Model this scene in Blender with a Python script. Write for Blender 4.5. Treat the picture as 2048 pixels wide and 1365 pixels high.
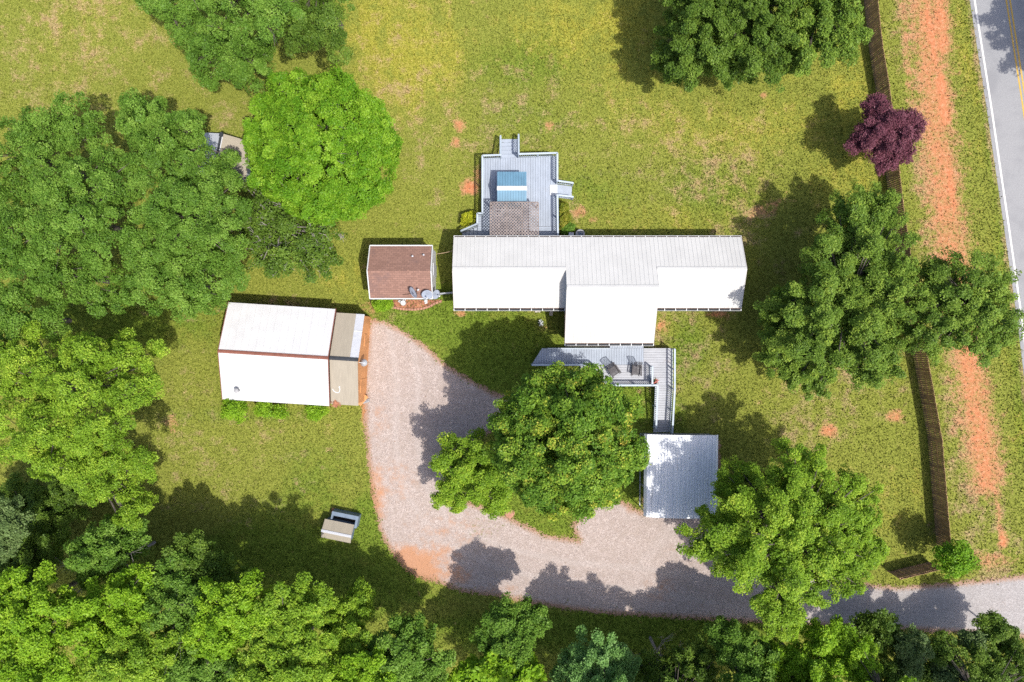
import bpy, math, random
import numpy as np
from mathutils import Vector, Matrix

for o in list(bpy.data.objects):
    bpy.data.objects.remove(o)
sc = bpy.context.scene
COL = sc.collection
R = math.radians

# ------------------------------------------------------------------ camera, sky, sun, exposure
H = 52.5           # drone height
F = 1365.0         # focal length in photograph pixels (2048 wide)
cam_d = bpy.data.cameras.new("drone_camera")
cam_d.sensor_width = 36.0
cam_d.lens = 36.0 * F / 2048.0
cam_d.clip_end = 6000
cam = bpy.data.objects.new("drone_camera", cam_d)
cam.location = (0, 0, H)
COL.objects.link(cam)
sc.camera = cam

SUN_EL, SUN_AZ_X, SUN_AZ_Y = 62.5, 0.75, -0.66      # sun stands towards +x, -y
w = bpy.data.worlds.new("World")
sc.world = w
w.use_nodes = True
nt = w.node_tree
nt.nodes.clear()
sky = nt.nodes.new("ShaderNodeTexSky")
sky.sky_type = 'NISHITA'
sky.sun_disc = False
sky.sun_elevation = R(SUN_EL)
sky.sun_rotation = math.atan2(SUN_AZ_X, SUN_AZ_Y)
sky.air_density = 0.7
sky.dust_density = 2.5
sky.ozone_density = 0.6
bg = nt.nodes.new("ShaderNodeBackground")
bg.inputs[1].default_value = 0.15
wo = nt.nodes.new("ShaderNodeOutputWorld")
nt.links.new(sky.outputs[0], bg.inputs[0])
nt.links.new(bg.outputs[0], wo.inputs[0])

sd = bpy.data.lights.new("sun", 'SUN')
sd.energy = 3.2
sd.angle = R(0.6)
sd.color = (1.0, 0.955, 0.88)
so = bpy.data.objects.new("sun", sd)
hv = Vector((SUN_AZ_X, SUN_AZ_Y, 0)).normalized() * math.cos(R(SUN_EL))
sdir = Vector((hv.x, hv.y, math.sin(R(SUN_EL))))
so.rotation_euler = sdir.to_track_quat('Z', 'Y').to_euler()
so.location = sdir * 80
COL.objects.link(so)

vs = sc.view_settings
vs.view_transform = 'Standard'
vs.look = 'None'
vs.gamma = 1
vs.exposure = 0.9
sc.cycles.max_bounces = 6
sc.cycles.transparent_max_bounces = 6
sc.cycles.use_denoising = False

def W(px, py, h=0.0):
    s = (H - h) / F
    return Vector(((px - 1024) * s, (682.5 - py) * s, h))

# ------------------------------------------------------------------ node helper
class NG:
    def __init__(self, name):
        self.m = bpy.data.materials.new(name)
        self.m.use_nodes = True
        self.t = self.m.node_tree
        self.t.nodes.clear()
        self.out = self.t.nodes.new("ShaderNodeOutputMaterial")
    def n(self, typ, **kw):
        nd = self.t.nodes.new(typ)
        for k, v in kw.items():
            setattr(nd, k, v)
        return nd
    def put(self, sock, v):
        if isinstance(v, bpy.types.NodeSocket):
            self.t.links.new(v, sock)
        elif isinstance(v, (tuple, list)) and len(v) == 3 and sock.type == 'RGBA':
            sock.default_value = (*v, 1)
        else:
            sock.default_value = v
    def pos(self):
        return self.n("ShaderNodeNewGeometry").outputs['Position']
    def obj(self):
        return self.n("ShaderNodeTexCoord").outputs['Object']
    def attr(self, name):
        return self.n("ShaderNodeAttribute", attribute_name=name).outputs['Fac']
    def noise(self, vec, scale, detail=2.0, rough=0.5, dist=0.0):
        nd = self.n("ShaderNodeTexNoise")
        self.put(nd.inputs['Vector'], vec)
        nd.inputs['Scale'].default_value = scale
        nd.inputs['Detail'].default_value = detail
        nd.inputs['Roughness'].default_value = rough
        nd.inputs['Distortion'].default_value = dist
        return nd.outputs['Fac']
    def voro(self, vec, scale, out='Color'):
        nd = self.n("ShaderNodeTexVoronoi")
        self.put(nd.inputs['Vector'], vec)
        nd.inputs['Scale'].default_value = scale
        return nd.outputs[out]
    def math(self, op, a, b=0.0, clamp=False):
        nd = self.n("ShaderNodeMath", operation=op, use_clamp=clamp)
        self.put(nd.inputs[0], a)
        self.put(nd.inputs[1], b)
        return nd.outputs[0]
    def scale(self, vec, s):
        nd = self.n("ShaderNodeVectorMath", operation='MULTIPLY')
        self.put(nd.inputs[0], vec)
        nd.inputs[1].default_value = s
        return nd.outputs[0]
    def rot(self, vec, a):
        nd = self.n("ShaderNodeVectorRotate", rotation_type='Z_AXIS')
        self.put(nd.inputs['Vector'], vec)
        nd.inputs['Angle'].default_value = a
        return nd.outputs[0]
    def step(self, x, lo, hi):
        nd = self.n("ShaderNodeMapRange", interpolation_type='SMOOTHSTEP')
        self.put(nd.inputs['Value'], x)
        nd.inputs['From Min'].default_value = lo
        nd.inputs['From Max'].default_value = hi
        return nd.outputs['Result']
    def mix(self, f, a, b, blend='MIX'):
        nd = self.n("ShaderNodeMix", data_type='RGBA', blend_type=blend)
        self.put(nd.inputs[0], f)
        self.put(nd.inputs[6], a)
        self.put(nd.inputs[7], b)
        return nd.outputs[2]
    def ramp(self, x, stops):
        nd = self.n("ShaderNodeValToRGB")
        cr = nd.color_ramp
        while len(cr.elements) < len(stops):
            cr.elements.new(0.5)
        for e, (p, c) in zip(cr.elements, stops):
            e.position = p
            e.color = (*c, 1)
        self.put(nd.inputs[0], x)
        return nd.outputs[0]
    def bump(self, h, strength=0.5, dist=0.02):
        nd = self.n("ShaderNodeBump")
        nd.inputs['Strength'].default_value = strength
        nd.inputs['Distance'].default_value = dist
        self.put(nd.inputs['Height'], h)
        return nd.outputs[0]
    def done(self, col, rough=0.8, bump=None, metal=0.0, spec=0.3, alpha=None):
        b = self.n("ShaderNodeBsdfPrincipled")
        self.put(b.inputs['Base Color'], col)
        self.put(b.inputs['Roughness'], rough)
        self.put(b.inputs['Metallic'], metal)
        b.inputs['Specular IOR Level'].default_value = spec
        if bump is not None:
            self.put(b.inputs['Normal'], bump)
        sh = b.outputs[0]
        if alpha is not None:
            tr = self.n("ShaderNodeBsdfTransparent")
            mx = self.n("ShaderNodeMixShader")
            self.put(mx.inputs[0], alpha)
            self.t.links.new(tr.outputs[0], mx.inputs[1])
            self.t.links.new(sh, mx.inputs[2])
            sh = mx.outputs[0]
        self.t.links.new(sh, self.out.inputs[0])
        return self.m

def worn(name, col, var=0.12, rough=0.7, scale=2.0, stretch=(1, 1, 1), metal=0.0, spec=0.3, dirt=None, dirt_at=(0.6, 0.8)):
    """a painted / wooden / metal surface with some unevenness in its own colour"""
    g = NG(name)
    p = g.scale(g.obj(), stretch)
    f = g.noise(p, scale, 4, 0.6)
    a = tuple(c * (1 - var) for c in col)
    b = tuple(min(1, c * (1 + var)) for c in col)
    c = g.mix(g.step(f, 0.3, 0.7), a, b)
    if dirt:
        f2 = g.noise(p, scale * 0.7, 6, 0.7)
        c = g.mix(g.step(f2, *dirt_at), c, dirt)
    return g.done(c, rough, g.bump(g.noise(p, scale * 8, 3), 0.25, 0.01), metal, spec)

M = {}
M['roof_white'] = worn('white_metal_roof', (0.455, 0.45, 0.435), 0.04, 0.45, 0.8, dirt=(0.37, 0.37, 0.36), dirt_at=(0.62, 0.85))
M['roof_barn'] = worn('white_barn_roof', (0.475, 0.475, 0.48), 0.05, 0.5, 1.2, dirt=(0.39, 0.39, 0.39), dirt_at=(0.62, 0.8))
M['white'] = worn('white_paint', (0.48, 0.49, 0.49), 0.05, 0.6)
M['fascia'] = worn('brown_fascia', (0.16, 0.085, 0.06), 0.2)
M['siding'] = worn('tan_siding', (0.42, 0.33, 0.26), 0.12, stretch=(0.2, 0.2, 6))
M['brown'] = worn('brown_metal', (0.17, 0.065, 0.045), 0.15)
M['black'] = worn('black_rubber', (0.025, 0.028, 0.034), 0.3)
M['tan'] = worn('tan_roof_panel', (0.275, 0.242, 0.19), 0.07, 0.7, 1.5, stretch=(6, 0.6, 1))
M['pale'] = worn('pale_roof_panel', (0.40, 0.41, 0.44), 0.08, 0.5, 3, stretch=(1, 5, 1))
M['orange'] = worn('orange_wood', (0.50, 0.235, 0.095), 0.18, 0.75, 1.2, stretch=(1, 1, 0.3))
M['deck'] = worn('blue_grey_deck_paint', (0.265, 0.30, 0.355), 0.09, 0.65, 1.6, stretch=(1, 0.5, 1), dirt=(0.235, 0.245, 0.265), dirt_at=(0.6, 0.85))
M['deck2'] = worn('blue_grey_deck_paint_cross', (0.31, 0.32, 0.345), 0.10, 0.65, 1.6, stretch=(0.5, 1, 1), dirt=(0.27, 0.245, 0.24), dirt_at=(0.55, 0.8))
M['rail'] = worn('pale_blue_rail_paint', (0.33, 0.38, 0.43), 0.08, 0.6)
M['lattice'] = worn('weathered_lattice', (0.20, 0.165, 0.15), 0.25, 0.85, 2.5)
M['blue'] = worn('blue_roof_paint', (0.10, 0.20, 0.28), 0.08, 0.5)
M['fence'] = worn('fence_wood', (0.33, 0.20, 0.11), 0.35, 0.85, 3.0, stretch=(3, 3, 0.5), dirt=(0.17, 0.115, 0.07), dirt_at=(0.5, 0.7))
M['steel'] = worn('galvanised_steel', (0.30, 0.315, 0.34), 0.10, 0.42, 3.0, metal=0.0, spec=0.5)
M['dish'] = worn('grey_dish_paint', (0.24, 0.27, 0.33), 0.06, 0.5)
M['dark_wood'] = worn('dark_chair_wood', (0.06, 0.055, 0.058), 0.3, 0.6)
M['concrete'] = worn('pale_concrete', (0.36, 0.33, 0.29), 0.12)
M['brick'] = worn('edging_brick', (0.32, 0.165, 0.115), 0.2, 0.85, 5)
M['red'] = worn('red_flower', (0.45, 0.13, 0.11), 0.3)
M['pot'] = worn('dark_pot', (0.10, 0.09, 0.08), 0.2)
M['glass'] = worn('window_glass', (0.05, 0.06, 0.07), 0.1, 0.08, spec=0.6)
M['bluegrey'] = worn('blue_grey_metal', (0.13, 0.17, 0.225), 0.12, 0.5)
M['grey'] = worn('grey_paint', (0.26, 0.26, 0.27), 0.15)
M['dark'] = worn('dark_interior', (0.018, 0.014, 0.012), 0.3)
M['stump'] = worn('cut_stump_wood', (0.33, 0.17, 0.115), 0.2, 0.9, 4)
M['mulch'] = worn('red_mulch', (0.24, 0.105, 0.06), 0.5, 0.95, 5, dirt=(0.45, 0.33, 0.2), dirt_at=(0.62, 0.72))
M['bark'] = worn('bark', (0.085, 0.072, 0.06), 0.3, 0.9, 3)
M['bark_pale'] = worn('pale_bark', (0.24, 0.215, 0.20), 0.2, 0.9, 3)
M['plant_green'] = worn('dark_plant_green', (0.05, 0.10, 0.025), 0.3)
M['cable'] = worn('cable', (0.36, 0.25, 0.16), 0.1)

def shingles():
    g = NG('brown_shingle_roof')
    p = g.obj()
    br = g.n("ShaderNodeTexBrick")
    g.put(br.inputs['Vector'], p)
    br.inputs['Scale'].default_value = 1.0
    br.inputs['Brick Width'].default_value = 0.34
    br.inputs['Row Height'].default_value = 0.15
    br.inputs['Mortar Size'].default_value = 0.012
    br.inputs['Color1'].default_value = (0.195, 0.112, 0.088, 1)
    br.inputs['Color2'].default_value = (0.245, 0.142, 0.112, 1)
    br.inputs['Mortar'].default_value = (0.14, 0.085, 0.068, 1)
    f = g.noise(p, 0.9, 5, 0.6)
    c = g.mix(g.step(f, 0.5, 0.75), br.outputs[0], (0.15, 0.095, 0.085))
    c = g.mix(g.step(g.noise(p, 7, 2), 0.62, 0.75), c, (0.31, 0.18, 0.135))
    return g.done(c, 0.9, g.bump(g.noise(p, 30, 2), 0.4, 0.01), spec=0.1)
M['shingle'] = shingles()

# ------------------------------------------------------------------ mesh builder
class MB:
    def __init__(self):
        self.v, self.f = [], []
    def add(self, vs_, fs_):
        k = len(self.v)
        self.v += [tuple(p) for p in vs_]
        self.f += [tuple(i + k for i in f) for f in fs_]
    def box(self, c, s, rz=0.0):
        x, y, z = s[0] / 2, s[1] / 2, s[2] / 2
        ca, sa = math.cos(rz), math.sin(rz)
        vs_ = []
        for dz in (-z, z):
            for dx, dy in ((-x, -y), (x, -y), (x, y), (-x, y)):
                vs_.append((c[0] + dx * ca - dy * sa, c[1] + dx * sa + dy * ca, c[2] + dz))
        self.add(vs_, [(3, 2, 1, 0), (4, 5, 6, 7), (0, 1, 5, 4), (1, 2, 6, 5), (2, 3, 7, 6), (3, 0, 4, 7)])
        return self
    def prism(self, poly, z0, z1):
        """poly: 2-D points counter-clockwise; z0 and z1 numbers or functions of (x, y)"""
        f0 = z0 if callable(z0) else (lambda x, y: z0)
        f1 = z1 if callable(z1) else (lambda x, y: z1)
        n = len(poly)
        vs_ = [(x, y, f0(x, y)) for x, y in poly] + [(x, y, f1(x, y)) for x, y in poly]
        fs_ = [tuple(range(n - 1, -1, -1)), tuple(range(n, 2 * n))]
        fs_ += [(i, (i + 1) % n, n + (i + 1) % n, n + i) for i in range(n)]
        self.add(vs_, fs_)
        return self
    def slab(self, pts, t):
        """a flat panel: its upper face pts (counter-clockwise from above), thickness t downwards along its normal"""
        p = [Vector(q) for q in pts]
        nrm = (p[1] - p[0]).cross(p[2] - p[0]).normalized()
        n = len(p)
        q = [a - nrm * t for a in p]
        fs_ = [tuple(range(n)), tuple(range(2 * n - 1, n - 1, -1))]
        fs_ += [(i, n + i, n + (i + 1) % n, (i + 1) % n) for i in range(n)]
        self.add(p + q, fs_)
        return self
    def beam(self, a, b, wd, ht, up=(0, 0, 1)):
        a, b = Vector(a), Vector(b)
        d = (b - a).normalized()
        u = Vector(up)
        s = d.cross(u)
        if s.length < 1e-4:
            s = d.cross(Vector((1, 0, 0)))
        s.normalize()
        u = s.cross(d).normalized()
        s *= wd / 2
        u *= ht / 2
        vs_ = [a - s - u, a + s - u, a + s + u, a - s + u, b - s - u, b + s - u, b + s + u, b - s + u]
        self.add(vs_, [(0, 1, 2, 3), (7, 6, 5, 4), (4, 5, 1, 0), (5, 6, 2, 1), (6, 7, 3, 2), (7, 4, 0, 3)])
        return self
    def tube(self, pts, rad, n=6):
        pts = [Vector(p) for p in pts]
        if not isinstance(rad, (list, tuple)):
            rad = [rad] * len(pts)
        vs_ = []
        for i, p in enumerate(pts):
            d = (pts[min(i + 1, len(pts) - 1)] - pts[max(i - 1, 0)]).normalized()
            s = d.cross(Vector((0.31, 0.87, 0.38)))
            if s.length < 1e-3:
                s = d.cross(Vector((1, 0, 0)))
            s.normalize()
            u = s.cross(d)
            for k in range(n):
                t = 2 * math.pi * k / n
                vs_.append(p + (s * math.cos(t) + u * math.sin(t)) * rad[i])
        fs_ = []
        for i in range(len(pts) - 1):
            for k in range(n):
                fs_.append((i * n + k, i * n + (k + 1) % n, (i + 1) * n + (k + 1) % n, (i + 1) * n + k))
        fs_.append(tuple(range(n - 1, -1, -1)))
        fs_.append(tuple(range((len(pts) - 1) * n, len(pts) * n)))
        self.add(vs_, fs_)
        return self
    def lathe(self, prof, n=16, c=(0, 0, 0), M4=None):
        vs_, fs_ = [], []
        for r, z in prof:
            for k in range(n):
                t = 2 * math.pi * k / n
                p = Vector((r * math.cos(t), r * math.sin(t), z))
                if M4 is not None:
                    p = M4 @ p
                vs_.append(p + Vector(c))
        for i in range(len(prof) - 1):
            for k in range(n):
                fs_.append((i * n + k, i * n + (k + 1) % n, (i + 1) * n + (k + 1) % n, (i + 1) * n + k))
        fs_.append(tuple(range(n - 1, -1, -1)))
        fs_.append(tuple(range((len(prof) - 1) * n, len(prof) * n)))
        self.add(vs_, fs_)
        return self
    def build(self, name, mat, parent=None, smooth=False):
        me = bpy.data.meshes.new(name)
        me.from_pydata(self.v, [], self.f)
        me.materials.append(M[mat] if isinstance(mat, str) else mat)
        if smooth:
            me.polygons.foreach_set('use_smooth', [True] * len(me.polygons))
        me.update()
        o = bpy.data.objects.new(name, me)
        COL.objects.link(o)
        if parent is not None:
            o.parent = parent
        return o

def tag(o, label=None, cat=None, group=None, kind=None):
    if label: o['label'] = label
    if cat: o['category'] = cat
    if group: o['group'] = group
    if kind: o['kind'] = kind
    return o

def thing(name, label, cat, loc=(0, 0, 0), rz=0.0, group=None):
    o = bpy.data.objects.new(name, None)
    o.empty_display_size = 0.3
    o.location = loc
    o.rotation_euler = (0, 0, rz)
    COL.objects.link(o)
    return tag(o, label, cat, group)

def clip_half(poly, nx, ny, d):
    """part of a convex polygon with nx*x + ny*y <= d"""
    out = []
    for i in range(len(poly)):
        a, b = poly[i], poly[(i + 1) % len(poly)]
        da, db = nx * a[0] + ny * a[1] - d, nx * b[0] + ny * b[1] - d
        if da <= 0:
            out.append(a)
        if da * db < 0:
            t = da / (da - db)
            out.append((a[0] + (b[0] - a[0]) * t, a[1] + (b[1] - a[1]) * t))
    return out

def boards(mb, poly, along, top, wd=0.19, gap=0.014, t=0.035):
    """decking boards cut to a convex polygon; along 'x' or 'y'; top number or function"""
    ax = 1 if along == 'x' else 0
    lo, hi = min(p[ax] for p in poly), max(p[ax] for p in poly)
    f1 = top if callable(top) else (lambda x, y: top)
    k = lo
    while k < hi - 0.03:
        n = (1, 0) if ax == 0 else (0, 1)
        q = clip_half(poly, n[0], n[1], k + wd - gap)
        q = clip_half(q, -n[0], -n[1], -k) if len(q) > 2 else q
        if len(q) > 2:
            dz = random.uniform(-0.003, 0.003)
            mb.prism(q, lambda x, y: f1(x, y) - t + dz, lambda x, y: f1(x, y) + dz)
        k += wd

def railing(parent, a, b, za, zb, ht=0.95, post_step=1.8, cap=0.13, end=(True, True), step=0.15):
    """a run of railing from a to b (2-D), floor heights za, zb: rails and balusters one mesh, each post a sub-part"""
    a, b = Vector((a[0], a[1], za)), Vector((b[0], b[1], zb))
    L = (b - a).length
    up = Vector((0, 0, 1))
    m = MB()
    m.beam(a + up * ht, b + up * ht, cap, 0.04)
    m.beam(a + up * (ht - 0.07), b + up * (ht - 0.07), 0.04, 0.09)
    m.beam(a + up * 0.10, b + up * 0.10, 0.04, 0.09)
    n = max(2, int(L / step))
    for i in range(1, n):
        p = a.lerp(b, i / n)
        m.beam(p + up * 0.06, p + up * (ht - 0.1), 0.036, 0.036)
    r = m.build('railing', 'rail', parent)
    k = max(1, round(L / post_step))
    for i in range(k + 1):
        if (i == 0 and not end[0]) or (i == k and not end[1]):
            continue
        p = a.lerp(b, i / k)
        MB().box((p.x, p.y, (p.z + ht - 0.025) / 2), (0.088, 0.088, p.z + ht - 0.025)).build('post', 'rail', r)
    return r

def ribbed(m, a, b, c, d, step, wd=0.04, ht=0.015, t=0.03):
    """a roof plane a-b (eave) c-d (ridge above b, a) with raised ribs running up the slope"""
    a, b, c, d = map(Vector, (a, b, c, d))
    m.slab([a, b, c, d], t)
    nrm = (b - a).cross(c - a).normalized()
    L = (b - a).length
    n = max(1, int(L / step))
    for i in range(n + 1):
        u = (i + 0.001) / (n + 0.002)
        p, q = a.lerp(b, u), d.lerp(c, u)
        m.beam(p + nrm * (ht / 2 + 0.001), q + nrm * (ht / 2 + 0.001), wd, ht, nrm)

# ------------------------------------------------------------------ ground
def blobs(X, Y, items):
    out = np.zeros_like(X)
    for it in items:
        x, y, rx, ry = it[:4]
        s = it[4] if len(it) > 4 else 1.0
        a = R(it[5]) if len(it) > 5 else 0.0
        dx, dy = X - x, Y - y
        u = (dx * math.cos(a) + dy * math.sin(a)) / rx
        v = (-dx * math.sin(a) + dy * math.cos(a)) / ry
        out = np.maximum(out, s * np.exp(-(u * u + v * v) ** 1.3 * 0.7))
    return out

def polyline_dist(X, Y, pts):
    d = np.full(X.shape, 1e9)
    for (x0, y0), (x1, y1) in zip(pts[:-1], pts[1:]):
        vx, vy = x1 - x0, y1 - y0
        t = np.clip(((X - x0) * vx + (Y - y0) * vy) / (vx * vx + vy * vy), 0, 1)
        d = np.minimum(d, np.hypot(X - x0 - t * vx, Y - y0 - t * vy))
    return d

def streak(X, Y, pts, wd, s=1.0):
    return s * np.exp(-(polyline_dist(X, Y, pts) / wd) ** 2)

def inside(X, Y, poly):
    c = np.zeros(X.shape, bool)
    n = len(poly)
    for i in range(n):
        x0, y0 = poly[i]
        x1, y1 = poly[(i + 1) % n]
        cond = ((y0 > Y) != (y1 > Y))
        xi = (x1 - x0) * (Y - y0) / ((y1 - y0) if y1 != y0 else 1e-9) + x0
        c ^= cond & (X < xi)
    return c

def grid_mesh(name, xs, ys, attrs, mat, z=0.0, keep=None):
    """a sheet on photograph-pixel ground coordinates; attrs name -> 2-D array"""
    s = H / F
    X, Y = np.meshgrid(xs, ys)
    nx, ny = len(xs), len(ys)
    co = np.stack([(X - 1024) * s, (682.5 - Y) * s, np.full_like(X, z) if np.isscalar(z) else z], -1).reshape(-1, 3)
    idx = np.arange(nx * ny).reshape(ny, nx)
    q = np.stack([idx[1:, :-1], idx[1:, 1:], idx[:-1, 1:], idx[:-1, :-1]], -1).reshape(-1, 4)
    if keep is not None:
        k = keep[1:, :-1] | keep[1:, 1:] | keep[:-1, 1:] | keep[:-1, :-1]
        q = q[k.reshape(-1)]
    me = bpy.data.meshes.new(name)
    me.vertices.add(len(co)); me.vertices.foreach_set('co', co.ravel())
    me.loops.add(q.size); me.loops.foreach_set('vertex_index', q.ravel().astype(np.int32))
    me.polygons.add(len(q)); me.polygons.foreach_set('loop_start', np.arange(0, q.size, 4, dtype=np.int32))
    for k, v in attrs.items():
        at = me.attributes.new(k, 'FLOAT', 'POINT')
        at.data.foreach_set('value', v.reshape(-1).astype(np.float32))
    me.materials.append(mat)
    me.update(); me.validate()
    o = bpy.data.objects.new(name, me)
    COL.objects.link(o)
    return o

def grass_material():
    g = NG('lawn')
    p = g.pos()
    n1 = g.noise(p, 0.13, 3, 0.55)
    n2 = g.noise(p, 0.75, 4, 0.6)
    n3 = g.noise(p, 4.0, 3, 0.6)
    n4 = g.noise(p, 5.5, 3, 0.75)
    n5 = g.noise(p, 11, 3, 0.8)
    n6 = g.noise(p, 2.2, 3, 0.6)
    yel, tan, dirt, lush = g.attr('yellow'), g.attr('straw'), g.attr('clay'), g.attr('lush')
    fine = g.math('ADD', g.math('MULTIPLY', n4, 0.45), g.math('MULTIPLY', n5, 0.55))
    green = g.ramp(fine, [(0.31, (0.075, 0.094, 0.015)), (0.5, (0.156, 0.175, 0.029)), (0.69, (0.278, 0.282, 0.063))])
    rich = g.ramp(fine, [(0.31, (0.048, 0.082, 0.009)), (0.5, (0.103, 0.150, 0.018)), (0.69, (0.200, 0.258, 0.040))])
    gold = g.ramp(fine, [(0.31, (0.110, 0.113, 0.014)), (0.5, (0.236, 0.224, 0.031)), (0.69, (0.384, 0.347, 0.072))])
    straw = g.ramp(fine, [(0.31, (0.134, 0.094, 0.048)), (0.5, (0.275, 0.192, 0.102)), (0.69, (0.476, 0.342, 0.216))])
    clay = g.ramp(g.math('ADD', g.math('MULTIPLY', n3, 0.5), g.math('MULTIPLY', n5, 0.5)),
                  [(0.36, (0.30, 0.110, 0.050)), (0.5, (0.41, 0.155, 0.072)), (0.64, (0.48, 0.25, 0.145))])
    def drive(a, w1, w2, w3, lo, hi):
        v = g.math('ADD', a, g.math('MULTIPLY', g.math('SUBTRACT', n1, 0.5), w1))
        v = g.math('ADD', v, g.math('MULTIPLY', g.math('SUBTRACT', n2, 0.5), w2))
        v = g.math('ADD', v, g.math('MULTIPLY', g.math('SUBTRACT', n6, 0.5), w3))
        v = g.math('ADD', v, g.math('MULTIPLY', g.math('SUBTRACT', n5, 0.5), w3 * 1.3))
        return g.step(v, lo, hi)
    c = g.mix(drive(lush, 1.3, 1.3, 0.7, 0.15, 0.75), green, rich)
    mow = g.noise(g.scale(g.rot(p, -0.12), (1.3, 0.07, 1)), 1.0, 2)
    yel = g.math('ADD', yel, g.math('MULTIPLY', g.math('SUBTRACT', mow, 0.5), 0.55))
    c = g.mix(drive(yel, 1.0, 1.2, 0.8, 0.25, 0.85), c, gold)
    c = g.mix(g.math('MULTIPLY', drive(tan, 1.1, 2.0, 1.0, 0.35, 0.98), 0.82), c, straw)
    pc = g.mix(0.55, straw, clay)
    c = g.mix(g.math('MULTIPLY', drive(dirt, 0.2, 0.7, 0.9, 0.22, 0.55), 0.75), c, pc)
    c = g.mix(drive(dirt, 0.1, 0.5, 0.6, 0.44, 0.85), c, clay)
    return g.done(c, 0.95, g.bump(fine, 0.9, 0.06), spec=0.05)

def seq(lo, hi, st):
    return list(np.arange(lo, hi + 0.1, st))
far = [400, 1200, 4000, 12000, 40000]
xs = np.array([-420 - f for f in reversed(far)] + seq(-420, 2460, 6) + [2460 + f for f in far], float)
ys = np.array([-420 - f for f in reversed(far)] + seq(-420, 1788, 6) + [1788 + f for f in far], float)
track = [(1790, -420), (1828, -120), (1850, 0), (1868, 110), (1885, 200), (1895, 330), (1915, 470), (1935, 600), (1958, 740), (1980, 860), (1995, 980), (2005, 1085)]
def lawn_fields(X, Y):
    clay = blobs(X, Y, [(920, 250, 13, 15, .72), (940, 376, 20, 18, .80), (912, 285, 10, 12, .6), (957, 350, 10, 20, .55), (1657, 862, 20, 16, .70), (1790, 832, 16, 14, .66),
    (1321, 652, 8, 12, .66), (1437, 629, 24, 7, .66), (920, 627, 16, 5, .6), (1155, 668, 7, 14, .6), (1098, 250, 10, 16, .52), (690, 1052, 10, 30, .6, 20), (666, 1022, 6, 6, .8),
        (741, 700, 9, 70, .55), (730, 815, 7, 40, .75), (1160, 425, 18, 14, .5), (1185, 440, 10, 8, .55), (1540, 415, 60, 16, .40, -28), (745, 615, 20, 16, .42), (1528, 190, 8, 8, .5), (345, 850, 10, 18, .45),
        (640, 640, 60, 8, .3), (1975, 1120, 60, 18, .48), (2006, 1080, 11, 20, .85), (1330, 655, 14, 16, .42), (1065, 618, 14, 7, .6), (1085, 655, 14, 10, .42), (1220, 690, 70, 6, .6)])
    clay = np.maximum(clay, streak(X, Y, track[2:7], 15, 0.85) * (0.75 + 0.25 * np.sin(Y / 47.0)))
    clay = np.maximum(clay, streak(X, Y, [(x - 2, y) for x, y in track], 8, 0.56))
    clay = np.maximum(clay, streak(X, Y, [(1860, -300), (1880, 20), (1886, 100)], 24, 0.75))
    clay = np.maximum(clay, streak(X, Y, [(1880, 160), (1888, 240)], 22, 0.85))
    clay = np.maximum(clay, streak(X, Y, [(1880, 400), (1920, 520), (1940, 640)], 34, 0.60))
    clay = np.maximum(clay, streak(X, Y, [(1800, -300), (1808, 0), (1818, 160), (1835, 250)], 14, 0.46))
    clay = np.maximum(clay, streak(X, Y, [(1905, 690), (1925, 850), (1945, 930)], 30, 0.42))
    straw = blobs(X, Y, [(1000, 250, 240, 160, .45), (860, 300, 60, 200, .42), (1380, 330, 260, 130, .46), (1450, 240, 160, 60, .40), (1130, 420, 60, 50, .5), (800, 560, 40, 90, .3), (500, 620, 200, 30, .42),
        (480, 900, 200, 130, .40), (420, 1000, 120, 60, .36), (150, 100, 320, 160, .42), (60, 180, 150, 90, .46), (1690, 700, 160, 220, .45), (1640, 860, 90, 70, .52), (1400, 740, 90, 130, .42), (560, 240, 110, 50, .5),
        (440, 230, 60, 30, .5), (1490, 460, 90, 40, .6, -30), (1960, 1110, 110, 70, .55), (1310, 690, 60, 60, .35), (380, 780, 40, 110, .38), (820, 160, 120, 120, .36), (850, 60, 130, 90, .34)])
    straw = np.maximum(straw, streak(X, Y, [(1800, -300), (1828, 60), (1848, 250), (1862, 420), (1905, 700), (1930, 900), (1950, 1060)], 48, 0.66))
    straw = np.maximum(straw, streak(X, Y, track, 40, 0.55))
    yellow = blobs(X, Y, [(1300, 150, 420, 160, .36), (1500, 350, 240, 130, .34), (830, 110, 130, 130, .70), (760, 60, 80, 110, .62), (1180, 60, 190, 80, .58), (1480, 260, 260, 80, .55), (1330, 440, 190, 50, .46), (1700, 330, 120, 120, .45), (1690, 180, 50, 130, .5), (1240, 30, 60, 160, .6),
        (200, 80, 260, 160, .34), (1010, 190, 120, 70, .2), (1520, 720, 60, 80, .35), (560, 870, 140, 70, .28), (900, 200, 60, 160, .4), (700, 560, 60, 60, .3), (1660, 990, 60, 100, .42), (1800, 1000, 60, 120, .3)])
    yellow = np.maximum(yellow, streak(X, Y, [(1900, -200), (1930, 60), (1960, 300), (2000, 640), (2030, 900)], 34, 0.42))
    lush = blobs(X, Y, [(1040, 130, 130, 60, .62), (1130, 90, 130, 50, .45), (1060, 240, 120, 60, .5), (1200, 380, 120, 50, .55), (1420, 380, 120, 70, .55), (880, 640, 140, 60, .95), (1000, 700, 140, 90, .95), (1250, 800, 60, 60, .9),
        (1190, 1030, 100, 60, .9), (1100, 950, 150, 120, .8), (620, 980, 100, 110, .5), (740, 1060, 50, 90, .8), (600, 1150, 320, 120, .8), (1200, 1260, 500, 50, .8), (1380, 700, 40, 60, .7), (1260, 960, 30, 80, .8), (250, 640, 200, 60, .7),
        (820, 620, 80, 25, .8), (1350, 830, 40, 40, .6), (500, 830, 160, 20, .5)])
    lush = np.maximum(lush, streak(X, Y, [(1925, -200), (1955, 60), (1985, 300), (2020, 640), (2048, 900)], 26, 0.55))
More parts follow.
